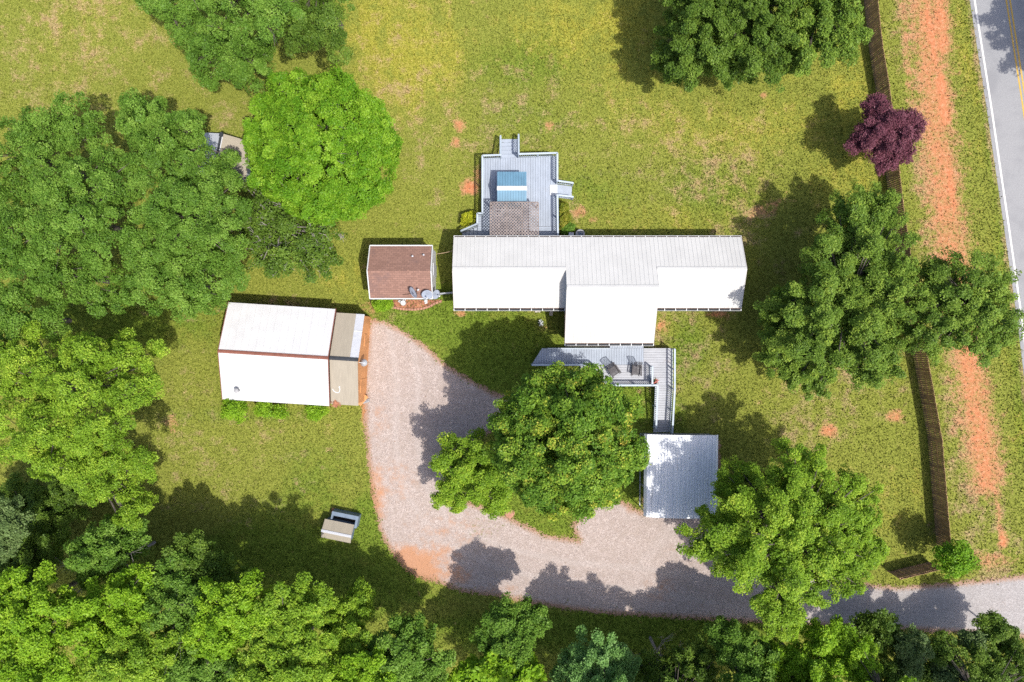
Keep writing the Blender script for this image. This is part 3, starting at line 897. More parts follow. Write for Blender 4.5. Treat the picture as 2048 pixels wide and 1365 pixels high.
orn = thing('garden_ornament', 'little white garden ornament below the middle satellite dish', 'ornament', (p.x, p.y, 0.05))
MB().box((0, 0, 0.05), (0.24, 0.2, 0.1)).lathe([(0.07, 0.1), (0.05, 0.25), (0.1, 0.35), (0.0, 0.42)], 10).build('body', 'white', orn)
MB().box((0.02, -0.16, 0.03), (0.2, 0.09, 0.06), 0.3).build('base', 'white', orn)
g0, g1 = W(876, 588, 1.0), W(909, 585, 1.0)
gate = thing('metal_gate', 'low grey sheet gate between the shed and the long house', 'gate', (g0.x, g0.y, 0))
d = g1 - g0
MB().beam((0, 0, 0.55), (d.x, d.y, 0.55), 0.03, 0.9).build('panel', 'pale', gate)
MB().beam((0, 0, 1.02), (d.x, d.y, 1.02), 0.08, 0.05).beam((0, 0, 0.08), (d.x, d.y, 0.08), 0.05, 0.05).beam((0.0, 0, 0.1), (0.001, 0, 1.0), 0.05, 0.05).beam((d.x, d.y, 0.1), (d.x + 0.001, d.y, 1.0), 0.05, 0.05).build('frame', 'steel', gate)
p0, p1 = W(873, 508.5, 2.9), W(912, 500, 2.7)
m = MB().tube([p0.lerp(p1, t) - Vector((0, 0, 0.25 * math.sin(math.pi * t))) for t in (0, .2, .4, .6, .8, 1)], 0.018, 5)
tag(m.build('overhead_cable', 'cable'), 'thin cable strung between the shed gable and the long house', 'cable')
# air conditioner behind the house, utility box
p = W(1160.5, 468, 0.8)
ac = thing('air_conditioner', 'round grey air conditioner outside the rear wall right of the deck', 'air conditioner', (p.x, p.y, 0))
MB().lathe([(0.36, 0), (0.36, 0.75), (0.33, 0.8), (0.22, 0.8), (0.2, 0.72), (0.0, 0.72)], 22).build('casing', 'grey', ac)
m = MB()
for k in range(5):
    a = k * math.pi * 2 / 5
    m.beam((0.03 * math.cos(a), 0.03 * math.sin(a), 0.76), (0.19 * math.cos(a), 0.19 * math.sin(a), 0.76), 0.09, 0.01)
m.build('fan', 'bluegrey', ac)
p = W(1142.5, 469, 0.9)
ub = thing('utility_box', 'small grey utility box between the rear deck and the air conditioner', 'utility box', (p.x, p.y, 0))
MB().box((0, 0, 0.45), (0.34, 0.22, 0.9)).build('cabinet', 'grey', ub)
MB().box((0, 0, 0.92), (0.38, 0.26, 0.04)).build('lid', 'steel', ub)
# front yard odds
p = W(1075, 621)
sb = tag(MB().box((0, 0, 0.04), (0.42, 0.34, 0.08)).box((0.16, 0, 0.1), (0.05, 0.34, 0.05)).box((-0.16, 0, 0.1), (0.05, 0.34, 0.05)).build('splash_block', 'concrete'), 'pale concrete splash block under the front gutter of the house', 'splash block')
sb.location = (p.x, p.y, 0)
p = W(1102, 625)
sb = thing('wooden_stool', 'small wooden stool in the shade of the house by the front corner', 'stool', (p.x, p.y, 0), -0.2)
MB().box((0, 0, 0.45), (0.24, 0.55, 0.05)).build('seat', 'concrete', sb)
for a in (-1, 1):
    for b in (-1, 1):
        MB().box((a * 0.09, b * 0.22, 0.21), (0.04, 0.04, 0.42)).build('leg', 'concrete', sb)
p = W(1081, 646.5)
wp = thing('flower_pot', 'pot of white flowers on the lawn in front of the house', 'flower pot', (p.x, p.y, 0))
MB().lathe([(0.12, 0), (0.17, 0.26), (0.18, 0.28), (0.15, 0.28), (0.0, 0.24)], 14).build('pot', 'pot', wp)
m = MB()
for i in range(42):
    a, rr = rnd.uniform(0, 6.28), rnd.uniform(0.02, 0.24)
    c = (rr * math.cos(a), rr * math.sin(a), 0.42 - rr * 0.5 + rnd.uniform(0, .08))
    m.box(c, (0.055, 0.055, 0.02), a)
m.build('flower', 'white', wp)
m = MB()
for i in range(18):
    a = rnd.uniform(0, 6.28)
    m.tube([(0, 0, 0.25), (0.13 * math.cos(a), 0.13 * math.sin(a), 0.42), (0.34 * math.cos(a), 0.34 * math.sin(a), 0.3)], [0.012, 0.014, 0.002], 4)
m.build('stem', 'plant_green', wp)
p = W(1019, 1027)
st = tag(MB().lathe([(0.40, 0), (0.36, 0.05), (0.33, 0.16), (0.32, 0.2), (0.0, 0.205)], 15).build('tree_stump', 'stump'), 'reddish cut tree stump at the edge of the grass island', 'stump')
st.location = (p.x, p.y, 0)

# ------------------------------------------------------------------ rear deck
DZ = 0.75
rd = thing('rear_deck', 'pale blue railed timber deck behind the house with stairs and a side ramp', 'deck', (0.6, 10.6, 0))
def D(x, y):
    return (x - 0.6, y - 10.6)
m = MB()
boards(m, [D(-2.2, 8.7), D(3.4, 8.7), D(3.4, 14.0), D(-2.2, 13.8)], 'y', DZ)
boards(m, [D(-2.6, 7.36), D(3.4, 7.36), D(3.4, 8.68), D(-2.6, 8.68)], 'x', DZ)
boards(m, [D(-2.6, 8.69), D(-2.215, 8.69), D(-2.215, 9.5), D(-2.6, 9.5)], 'x', DZ)
m.build('decking', 'deck', rd)
m = MB()
m.prism([D(-2.18, 8.7), D(3.38, 8.7), D(3.38, 13.95), D(-2.18, 13.78)], 0.0, DZ - 0.05)
m.prism([D(-2.58, 7.37), D(3.38, 7.37), D(3.38, 8.68), D(-2.58, 8.68)], 0.0, DZ - 0.05)
m.build('skirt', 'lattice', rd)
railing(rd, D(-2.2, 9.5), D(-2.2, 13.8), DZ, DZ)
railing(rd, D(-2.2, 13.8), D(-0.84, 13.85), DZ, DZ, end=(False, True))
railing(rd, D(0.50, 13.92), D(3.38, 14.0), DZ, DZ)
railing(rd, D(3.38, 14.0), D(3.38, 11.93), DZ, DZ, end=(False, True))
railing(rd, D(3.38, 10.9), D(3.42, 7.75), DZ, DZ)
railing(rd, D(-2.2, 9.5), D(-2.58, 9.5), DZ, DZ, end=(False, True), post_step=0.5)
railing(rd, D(-2.58, 9.5), D(-2.58, 8.75), DZ, DZ, end=(False, True), post_step=0.8)
m = MB()
for i in range(5):
    z = DZ - 0.14 * (i + 1)
    y0 = 13.86 + 0.33 * i
    x0, x1 = D(-0.82, 0)[0], D(0.46, 0)[0]
    m.box(((x0 + x1) / 2, D(0, y0 + 0.165)[1], z), (x1 - x0, 0.33, 0.04))
    m.box(((x0 + x1) / 2, D(0, y0 + 0.01)[1], z + 0.07), (x1 - x0, 0.02, 0.10))
st = m.build('stair', 'deck', rd)
railing(rd, D(-0.86, 13.9), D(-0.86, 15.5), DZ - 0.02, 0.05, end=(False, True))
railing(rd, D(0.50, 13.95), D(0.50, 15.6), DZ - 0.02, 0.05, end=(False, True))
m = MB()
for i in range(4):
    z = DZ - 0.15 * (i + 1)
    xa = -2.6 - 0.3 * i
    m.prism([D(xa - 0.3, 7.37), D(xa, 7.37), D(xa, 8.68 - 0.1 * i), D(xa - 0.3, 8.58 - 0.1 * i)], z - 0.04, z)
m.build('side_stair', 'deck', rd)
railing(rd, D(-2.6, 8.72), D(-3.85, 8.30), DZ, 0.1, end=(True, True), post_step=1.2)
m = MB()
ra, rb, yb0, yb1 = 3.41, 4.60, 10.95, 11.88
def rz_(x, y):
    return DZ - 0.005 - (x - D(ra, 0)[0]) / (rb - ra) * (DZ - 0.06)
m.prism([D(ra, yb0), D(rb, yb0), D(rb, yb1), D(ra, yb1)], lambda x, y: rz_(x, y) - 0.04, rz_)
m.build('ramp', 'deck', rd)
railing(rd, D(3.45, 11.93), D(4.62, 11.93), DZ, 0.08, end=(False, True), post_step=1.2, ht=0.9)
railing(rd, D(3.45, 10.88), D(4.62, 10.88), DZ, 0.08, end=(False, True), post_step=1.2, ht=0.9)
wp = tag(MB().box((0, 0, 0.02), (0.56, 0.78, 0.04)).box((0, 0.36, 0.045), (0.56, 0.05, 0.01)).box((0, -0.36, 0.045), (0.56, 0.05, 0.01)).build('threshold_board', 'white'), 'square white board lying at the top of the side ramp', 'board')
wp.location = (3.15, 11.45, DZ + 0.006)
# lattice pergola
pg = thing('pergola', 'weathered brown lattice topped pergola standing on the rear deck', 'pergola', (0.17, 8.95, DZ))
px0, px1, py0, py1, pz = -1.77, 1.77, -1.22, 1.22, 1.80
m = MB()
k = -6.0
while k < 6.0:
    for sgn, zz in ((1, 0.0), (-1, 0.022)):
        # line y = sgn*x + k clipped to the rectangle
        xa, xb = (py0 - k) / sgn, (py1 - k) / sgn
        xa, xb = min(xa, xb), max(xa, xb)
        xa, xb = max(xa, px0), min(xb, px1)
        if xb - xa > 0.05:
            m.beam((xa, sgn * xa + k, pz + zz), (xb, sgn * xb + k, pz + zz), 0.062, 0.02)
    k += 0.225
m.build('lattice', 'lattice', pg)
m = MB()
for y in (py0, py1):
    m.beam((px0, y, pz - 0.06), (px1, y, pz - 0.06), 0.06, 0.09)
for x in (px0, -0.6, 0.6, px1):
    m.beam((x, py0 + 0.035, pz - 0.06), (x, py1 - 0.035, pz - 0.06), 0.06, 0.088)
m.build('frame', 'lattice', pg)
for x in (px0 + 0.08, px1 - 0.08):
    for y in (py0 + 0.1, py1 - 0.1):
        MB().box((x, y, 0.84), (0.09, 0.09, 1.69)).build('post', 'lattice', pg)
# blue gabled shelter
bs = thing('gabled_shelter', 'small blue gabled shelter with a white ridge board on the rear deck', 'shelter', (0.0, 11.2, DZ))
m = MB()
for s in (-1, 1):
    for i in range(11):
        xa = -1.08 + 2.16 * i / 11
        xb = xa + 2.16 / 11 - 0.012
        pts_ = [(xa, s * 1.30, 1.36), (xb, s * 1.30, 1.36), (xb, 0, 1.76), (xa, 0, 1.76)]
        if s > 0:
            pts_ = [pts_[1], pts_[0], pts_[3], pts_[2]]
        m.slab(pts_, 0.03)
rf = m.build('roof', 'blue', bs)
MB().slab([(-1.1, -0.16, 1.75), (1.1, -0.16, 1.75), (1.1, 0.0, 1.80), (-1.1, 0.0, 1.80)], 0.02).slab([(1.1, 0.16, 1.75), (-1.1, 0.16, 1.75), (-1.1, 0, 1.80), (1.1, 0, 1.80)], 0.02).build('ridge_board', 'white', rf)
pts = [(-1.2, 0), (1.2, 0), (1.2, 1.34), (0, 1.71), (-1.2, 1.34)]
m = MB()
m.add([(-1.0, y, z) for y, z in pts] + [(1.0, y, z) for y, z in pts], [(4, 3, 2, 1, 0), (5, 6, 7, 8, 9), (0, 1, 6, 5), (1, 2, 7, 6), (4, 0, 5, 9), (2, 3, 8, 7), (3, 4, 9, 8)])
m.build('wall', 'blue', bs)
MB().box((1.015, 0, 0.6), (0.04, 0.8, 1.15)).build('door', 'white', bs)

# ------------------------------------------------------------------ front deck
fd = thing('front_deck', 'pale blue timber front deck with white railings and a long ramp', 'deck', (8, -2, 0))
def E(x, y):
    return (x - 8, y + 2)
m = MB()
boards(m, [E(1.48, -1.8), E(9.97, -1.8), E(9.97, -0.55), E(2.27, -0.55)], 'y', DZ)
boards(m, [E(7.43, -0.54), E(9.97, -0.54), E(9.97, 0.12), E(7.43, 0.12)], 'y', DZ)
m.build('decking', 'deck', fd)
m = MB()
boards(m, [E(6.14, -3.33), E(9.965, -3.33), E(9.965, -1.805), E(6.14, -1.805)], 'x', DZ)
boards(m, [E(9.98, -3.33), E(12.15, -3.33), E(12.15, -0.55), E(9.98, -0.55)], 'x', DZ)
boards(m, [E(10.85, -3.6), E(12.15, -3.6), E(12.15, -3.34), E(10.85, -3.34)], 'x', DZ)
m.build('cross_decking', 'deck2', fd)
ry0, ry1 = -3.61, -7.0
def rampz(x, y):
    return DZ - (E(0, ry0)[1] - y) / (ry0 - ry1) * (DZ - 0.10)
m = MB()
boards(m, [E(10.85, ry1), E(12.1, ry1), E(12.1, ry0), E(10.9, ry0)], 'x', rampz)
m.build('ramp', 'deck2', fd)
m = MB()
m.prism([E(1.52, -1.77), E(9.95, -1.77), E(9.95, -0.58), E(2.3, -0.58)], 0.0, DZ - 0.05)
m.prism([E(6.18, -3.3), E(9.95, -3.3), E(9.95, -1.79), E(6.18, -1.79)], 0.0, DZ - 0.05)
m.prism([E(9.99, -3.3), E(12.12, -3.3), E(12.12, -0.58), E(9.99, -0.58)], 0.0, DZ - 0.05)
m.build('skirt', 'lattice', fd)
railing(fd, E(12.12, -0.6), E(12.12, -3.6), DZ, DZ, step=0.30)
railing(fd, E(12.12, -3.6), E(12.08, -6.95), DZ, 0.12, end=(False, True))
railing(fd, E(6.2, -3.3), E(10.85, -3.3), DZ, DZ)
railing(fd, E(10.85, -3.3), E(10.85, -6.6), DZ, 0.18, end=(False, True))
railing(fd, E(1.5, -1.78), E(6.14, -1.78), DZ, DZ)
railing(fd, E(10.45, -1.9), E(10.45, -3.28), DZ, DZ, end=(True, False))
railing(fd, E(1.52, -1.75), E(2.28, -0.6), DZ, DZ, end=(False, True)) if False else None
m = MB()
m.beam((*E(2.7, -0.57), DZ + 0.03), (*E(7.4, -0.57), DZ + 0.03), 0.09, 0.06)
m.build('edge_board', 'rail', fd)
for x in (7.36, 10.03):
    MB().box((*E(x, 0.02), 1.6), (0.12, 0.12, 2.2)).build('porch_post', 'white', fd)
for i in range(3):
    MB().box((*E(5.95 - 0.28 * i, -2.55), 0.58 - 0.19 * i), (0.28, 1.3, 0.05)).build('step', 'deck2', fd)

# rocking chairs
def rocking_chair(px, py, rz, label):
    p = W(px, py, DZ)
    o = thing('rocking_chair', label, 'chair', (p.x, p.y, DZ + 0.01), rz, 'rocking chairs on the front deck')
    m = MB()
    for i in range(7):
        m.box((0, -0.24 + 0.08 * i, 0.43 + 0.012 * abs(i - 3)), (0.54, 0.065, 0.025))
    m.box((0.27, 0, 0.41), (0.04, 0.56, 0.06)).box((-0.27, 0, 0.41), (0.04, 0.56, 0.06)).box((0, -0.29, 0.41), (0.5, 0.04, 0.06))
    m.build('seat', 'dark_wood', o)
    bk = MB()
    for i in range(7):
        x = -0.22 + 0.44 * i / 6
        bk.beam((x, 0.29, 0.46), (x * 1.05, 0.62, 1.12), 0.032, 0.018, (0, -1, 0.4))
    n = 6
    top = [(-0.28 + 0.56 * i / n, 0.63 + 0.04 * (1 - (2 * i / n - 1) ** 2), 1.13 + 0.03 * (1 - (2 * i / n - 1) ** 2)) for i in range(n + 1)]
    for a, b in zip(top[:-1], top[1:]):
        bk.beam(a, b, 0.03, 0.09)
    bk.beam((-0.26, 0.30, 0.52), (0.26, 0.30, 0.52), 0.03, 0.06)
    for s in (-1, 1):
        bk.beam((s * 0.265, 0.27, 0.3), (s * 0.275, 0.63, 1.12), 0.035, 0.035)
    bk.build('backrest', 'dark_wood', o)
    for s in (-1, 1):
        MB().beam((s * 0.33, -0.38, 0.66), (s * 0.31, 0.40, 0.63), 0.10, 0.028).build('armrest', 'dark_wood', o)
        MB().tube([(s * 0.29, -0.46, 0.12), (s * 0.29, -0.28, 0.05), (s * 0.29, 0.0, 0.02), (s * 0.29, 0.3, 0.05), (s * 0.29, 0.62, 0.16)], 0.022, 6).build('rocker', 'dark_wood', o)
        for y in (-0.27, 0.27):
            MB().beam((s * 0.29, y, 0.05), (s * 0.30, y, 0.66 if y < 0 else 0.64), 0.036, 0.036).build('leg', 'dark_wood', o)
rocking_chair(1226.5, 742, R(33), 'dark rocking chair turned to the left on the front deck, nearer the tree')
rocking_chair(1271, 741, R(-4), 'dark rocking chair facing straight off the front deck, nearer the red flowers')
p = W(1307, 764, DZ)
fp = thing('potted_plant', 'dark pot of red flowers in the deck corner by the ramp', 'potted plant', (p.x - 0.05, p.y + 0.02, DZ))
MB().lathe([(0.15, 0), (0.21, 0.32), (0.22, 0.34), (0.18, 0.34), (0.0, 0.3)], 16).build('pot', 'pot', fp)
m = MB()
for i in range(20):
    a = i * 6.283 / 20 + rnd.uniform(-.1, .1)
    z = rnd.uniform(0.5, 0.75)
    rr = rnd.uniform(.3, .42)
    m.tube([(0, 0, 0.3), (0.5 * rr * math.cos(a), 0.5 * rr * math.sin(a), z + .1), (rr * math.cos(a), rr * math.sin(a), z)], [0.012, 0.028, 0.004], 4)
m.build('leaf', 'plant_green', fp)
m = MB()
for i in range(60):
    a, rr = rnd.uniform(0, 6.28), 0.30 * math.sqrt(rnd.random())
    m.box((rr * math.cos(a), rr * math.sin(a), 0.78 - rr * .6 + rnd.uniform(0, .08)), (0.06, 0.05, 0.03), a)
m.build('flower', 'red', fp)

# ------------------------------------------------------------------ carport
s = (H - 2.5) / F
cx0, cx1 = (1289.5 - 1024) * s, (1438 - 1024) * s
cy0, cy1 = (682.5 - 1036) * s, (682.5 - 870) * s
cp = thing('carport', 'weathered galvanised metal carport with a curved ribbed roof', 'carport', ((cx0 + cx1) / 2, (cy0 + cy1) / 2, 0), R(-0.6))
hw, hl = (cx1 - cx0) / 2, (cy1 - cy0) / 2
def arch(u):
    """roof height across the width, u in -1..1"""
    a = abs(u)
    z = 2.72 - 0.28 * a ** 1.6
    if a > 0.93:
        z -= 0.25 * ((a - 0.93) / 0.07) ** 2
    return z
prof = []
nr = 26
for i in range(nr):
    u0 = -1 + 2 * i / nr
    for du, dz in ((0.0, 0), (0.55, 0), (0.68, 0.035), (0.86, 0.035)):
        u = u0 + du * 2 / nr
        prof.append((u * hw, arch(u) + dz))
prof.append((hw, arch(1)))
m = MB()
n = len(prof)
ysec = [-hl, -hl * 0.35, hl * 0.3, hl]
vs_ = []
for y in ysec:
    vs_ += [(x, y + 0.06 * (abs(x) / hw) ** 8 * (1 if y < 0 else 0), z) for x, z in prof]
for y in ysec:
    vs_ += [(x, y + 0.06 * (abs(x) / hw) ** 8 * (1 if y < 0 else 0), z - 0.012) for x, z in prof]
fs_ = []
K = len(ysec)
for j in range(K - 1):
    for i in range(n - 1):
        a = j * n + i
        fs_.append((a, a + 1, a + n + 1, a + n))
        b = K * n + a
        fs_.append((b + n, b + n + 1, b + 1, b))
for i in range(n - 1):
    fs_.append((K * n + i, K * n + i + 1, i + 1, i))
    q = (K - 1) * n + i
    fs_.append((q, q + 1, K * n + q + 1, K * n + q))
m.add(vs_, fs_)
def carport_mat():
    g = NG('weathered_galvanised_roof')
    p = g.obj()
    n1 = g.noise(g.scale(p, (2.2, 0.12, 1)), 1.6, 4, 0.65)
    n2 = g.noise(g.scale(p, (1, 0.5, 1)), 2.4, 5, 0.7)
    c = g.mix(g.step(n1, 0.35, 0.65), (0.58, 0.60, 0.63), (0.70, 0.71, 0.72))
    c = g.mix(g.step(n1, 0.60, 0.74), c, (0.28, 0.27, 0.28))
    c = g.mix(g.step(n2, 0.60, 0.78), c, (0.62, 0.61, 0.60))
    c = g.mix(g.step(g.noise(g.scale(p, (6, 1.2, 1)), 1.2, 3), 0.70, 0.76), c, (0.07, 0.06, 0.06))
    return g.done(c, 0.5, spec=0.4)
m.build('roof', carport_mat(), cp)
for x in (-hw + 0.12, hw - 0.12):
    for y in (-hl + 0.25, -hl * 0.33, hl * 0.33, hl - 0.25):
        ps = MB().box((x, y, 1.12), (0.06, 0.06, 2.24))
        ps.beam((x, y, 1.9), (x * 0.78, y, 2.5), 0.04, 0.04)
        ps.build('post', 'steel', cp)
m = MB()
for y in (-hl + 0.25, -hl * 0.33, hl * 0.33, hl - 0.25):
    pts = [((-1 + 2 * i / 10) * (hw - 0.12), y, arch((-1 + 2 * i / 10) * 0.93) - 0.06) for i in range(11)]
    for a, b in zip(pts[:-1], pts[1:]):
        m.beam(a, b, 0.05, 0.05)
m.build('rafter', 'steel', cp)
for x in (-hw + 0.12, hw - 0.12):
    MB().beam((x, -hl + 0.22, 0.03), (x, hl - 0.22, 0.03), 0.07, 0.06).build('base_rail', 'steel', cp)
MB().box((0, hl - 0.2, 1.35), (2 * hw - 0.4, 0.02, 2.0)).build('back_panel', 'grey', cp)

# ------------------------------------------------------------------ little well house with a bin behind, lower left
c = W(674, 1066, 1.2)
ws = thing('pump_house', 'tiny tan gabled pump house with a blue grey stripe near the woods', 'shed', (c.x, c.y, 0), R(-11.5))
r_, w_ = gable(ws, -1.13, 1.13, 0.80, 1.05, 1.42, 'tan', 'bluegrey', 0.08, inset_end=0.08, half_s=0.62)
MB().slab([(-1.15, -0.10, 1.415), (1.15, -0.10, 1.415), (1.15, 0.0, 1.45), (-1.15, 0.0, 1.45)], 0.02).slab([(1.15, 0.10, 1.415), (-1.15, 0.10, 1.415), (-1.15, 0, 1.45), (1.15, 0, 1.45)], 0.02).build('ridge_cap', 'pale', ws)
c2 = W(689, 1045, 0.8)
tb = thing('metal_trough', 'open blue grey metal bin with a dark inside against the pump house', 'bin', (c2.x + 0.0, c2.y + 0.16, 0), R(-11.5))
m = MB()
m.box((0, 0.36, 0.45), (2.05, 0.30, 0.9)).box((-0.97, -0.10, 0.45), (0.12, 0.62, 0.895)).box((0.93, -0.10, 0.45), (0.18, 0.62, 0.895))
m.build('shell', 'bluegrey', tb)
MB().box((0, -0.06, 0.13), (1.80, 0.5, 0.2)).build('floor', 'dark', tb)

# ------------------------------------------------------------------ old shed top left under the trees
rot = R(-11)
c = W(437, 300, 2.7)
os_ = thing('old_shed', 'old tan roofed shed half hidden under the trees at upper left', 'shed', (c.x, c.y, 0), rot + R(90))
r_, w_ = gable(os_, -1.75, 1.20, 1.95, 1.75, 2.75, 'pale', 'white', 0.28, inset_end=0.08)
MB().slab([(-1.76, -1.96, 1.765), (1.21, -1.96, 1.765), (1.21, -0.14, 2.705), (-1.76, -0.14, 2.705)], 0.012).build('tan_roof_side', 'tan', r_)
MB().box((1.11, 0, 2.735), (0.25, 0.3, 0.05)).box((-0.2, 0, 2.765), (3.0, 0.16, 0.05)).build('ridge_cap', 'black', r_)
MB().box((0.2, -1.69, 0.95), (1.0, 0.05, 1.3)).build('doorway', 'dark', os_)  # near-black panel on the solid wall, painted as the unlit opening
p = W(497, 293)
for i, (x, y, a, lab) in enumerate(((497, 331, 25, 'pale grey plank half buried in twigs below the old shed'), (490, 344, -35, 'short grey board under bare twigs further below the old shed'))):
    q = W(x, y)
    b_ = tag(MB().box((0, 0, 0.06), (1.0 - 0.3 * i, 0.22, 0.06)).box((0.1, 0.16, 0.1), (0.7, 0.12, 0.05)).build('scrap_board', 'pale'), lab, 'board')
    b_.location = (q.x, q.y, 0); b_.rotation_euler = (0, 0, R(a))

# ------------------------------------------------------------------ fence
def fence(name, label, base_px, top=1.83, seed=1):
    rn = random.Random(seed)
    P = [W(x, y) for x, y in base_px]
    o = thing(name, label, 'fence', P[0])
    # resample into bays of about 2.4 m
    seg = [(a, b) for a, b in zip(P[:-1], P[1:])]
    for a, b in seg:
        n = max(1, round((b - a).length / 2.4))
        for i in range(n):
            p, q = a.lerp(b, i / n) - P[0], a.lerp(b, (i + 1) / n) - P[0]
            Lb = (q - p).length
            m = MB()
            k = max(1, int(Lb / 0.145))
            ang = math.atan2((q - p).y, (q - p).x)
            for j in range(k):
                c = p.lerp(q, (j + 0.5) / k)
                h = top + rn.uniform(-0.03, 0.03)
                m.box((c.x + rn.uniform(-.008, .008), c.y, h / 2), (Lb / k - rn.uniform(0.004, 0.03), 0.022, h), ang)
            pn = m.build('fence_panel', 'fence', o)
            sd_ = Vector((-(q - p).y, (q - p).x, 0)).normalized() * 0.05
            rl = MB()
            for z in (0.3, 0.95, 1.55):
                rl.beam(p + sd_ + Vector((0, 0, z)), q + sd_ + Vector((0, 0, z)), 0.045, 0.09)
            rl.build('rail', 'fence', pn)
            MB().box((p.x + sd_.x * 1.6, p.y + sd_.y * 1.6, 0.85), (0.09, 0.09, 1.7), ang).build('post', 'fence', o)
    return o
fence('wooden_fence', 'long brown board fence between the yard and the clay track', [(1684, -330), (1728, 0), (1739.5, 109), (1753, 188), (1779, 412), (1806, 600), (1831, 738), (1855, 874), (1864, 985), (1873, 1088)], 1.83, 1)
fence('gate_fence', 'short brown board fence beside the drive entrance, at right angles to the long fence', [(1776, 1144), (1858, 1124)], 1.72, 2)

# ------------------------------------------------------------------ trees
def leaf_material(name, stops, trans=0.30, rough=0.45):
    g = NG(name)
    t = g.attr('tint')
    c = g.ramp(t, stops)
    d = g.n("ShaderNodeBsdfPrincipled")
    g.put(d.inputs['Base Color'], c)
    d.inputs['Roughness'].default_value = rough
    d.inputs['Specular IOR Level'].default_value = 0.12
    tr = g.n("ShaderNodeBsdfTranslucent")
    hs = g.n("ShaderNodeHueSaturation")
    hs.inputs['Value'].default_value = 1.5
    hs.inputs['Hue'].default_value = 0.485
    g.put(hs.inputs['Color'], c)
    g.put(tr.inputs['Color'], hs.outputs[0])
    mx = g.n("ShaderNodeMixShader")
    mx.inputs[0].default_value = trans
    g.t.links.new(d.outputs[0], mx.inputs[1])
    g.t.links.new(tr.outputs[0], mx.inputs[2])
    g.t.links.new(mx.outputs[0], g.out.inputs[0])
    return g.m
PAL = {
    'dome': leaf_material('fresh_green_leaf', [(0.0, (0.050, 0.150, 0.007)), (0.5, (0.130, 0.265, 0.015)), (0.9, (0.23, 0.37, 0.03)), (1.0, (0.30, 0.46, 0.06))]),
    'mid': leaf_material('mid_green_leaf', [(0.0, (0.044, 0.103, 0.013)), (0.5, (0.112, 0.216, 0.027)), (0.9, (0.195, 0.314, 0.050)), (1.0, (0.274, 0.393, 0.083))]),
    'lime': leaf_material('lime_green_leaf', [(0.0, (0.073, 0.164, 0.008)), (0.5, (0.177, 0.322, 0.017)), (0.9, (0.293, 0.433, 0.034)), (1.0, (0.415, 0.526, 0.069))]),
    'yellowish': leaf_material('yellow_green_leaf', [(0.0, (0.067, 0.140, 0.011)), (0.5, (0.171, 0.292, 0.023)), (0.85, (0.299, 0.415, 0.041)), (1.0, (0.464, 0.515, 0.069))]),
    'maple': leaf_material('maple_leaf', [(0.0, (0.048, 0.102, 0.014)), (0.5, (0.133, 0.220, 0.030)), (0.88, (0.232, 0.324, 0.046)), (0.95, (0.313, 0.363, 0.055)), (1.0, (0.383, 0.330, 0.074))]),
    'fleck': leaf_material('yellow_flecked_leaf', [(0.0, (0.040, 0.100, 0.011)), (0.45, (0.110, 0.210, 0.022)), (0.74, (0.215, 0.325, 0.036)), (0.87, (0.40, 0.42, 0.055)), (1.0, (0.52, 0.37, 0.08))]),
    'deep': leaf_material('deep_green_leaf', [(0.0, (0.034, 0.078, 0.011)), (0.5, (0.096, 0.166, 0.022)), (0.9, (0.168, 0.256, 0.038)), (1.0, (0.281, 0.342, 0.068))]),
    'bluish': leaf_material('bluish_green_leaf', [(0.0, (0.073, 0.164, 0.034)), (0.5, (0.146, 0.281, 0.071)), (0.9, (0.232, 0.386, 0.127)), (1.0, (0.354, 0.491, 0.207))]),
    'pale': leaf_material('pale_grey_green_leaf', [(0.0, (0.071, 0.115, 0.038)), (0.5, (0.123, 0.190, 0.059)), (0.9, (0.190, 0.260, 0.091)), (1.0, (0.266, 0.330, 0.140))]),
    'purple': leaf_material('purple_leaf', [(0.0, (0.084, 0.028, 0.039)), (0.5, (0.144, 0.049, 0.069)), (0.9, (0.218, 0.083, 0.111)), (1.0, (0.297, 0.125, 0.158))], 0.2),
    'gold': leaf_material('golden_leaf', [(0.0, (0.12, 0.15, 0.010)), (0.5, (0.30, 0.33, 0.02)), (0.9, (0.46, 0.46, 0.03)), (1.0, (0.55, 0.5, 0.08))]),
    'goldgreen': leaf_material('gold_green_leaf', [(0.0, (0.08, 0.11, 0.012)), (0.4, (0.16, 0.20, 0.02)), (0.75, (0.26, 0.24, 0.035)), (1.0, (0.44, 0.42, 0.04))]),
}
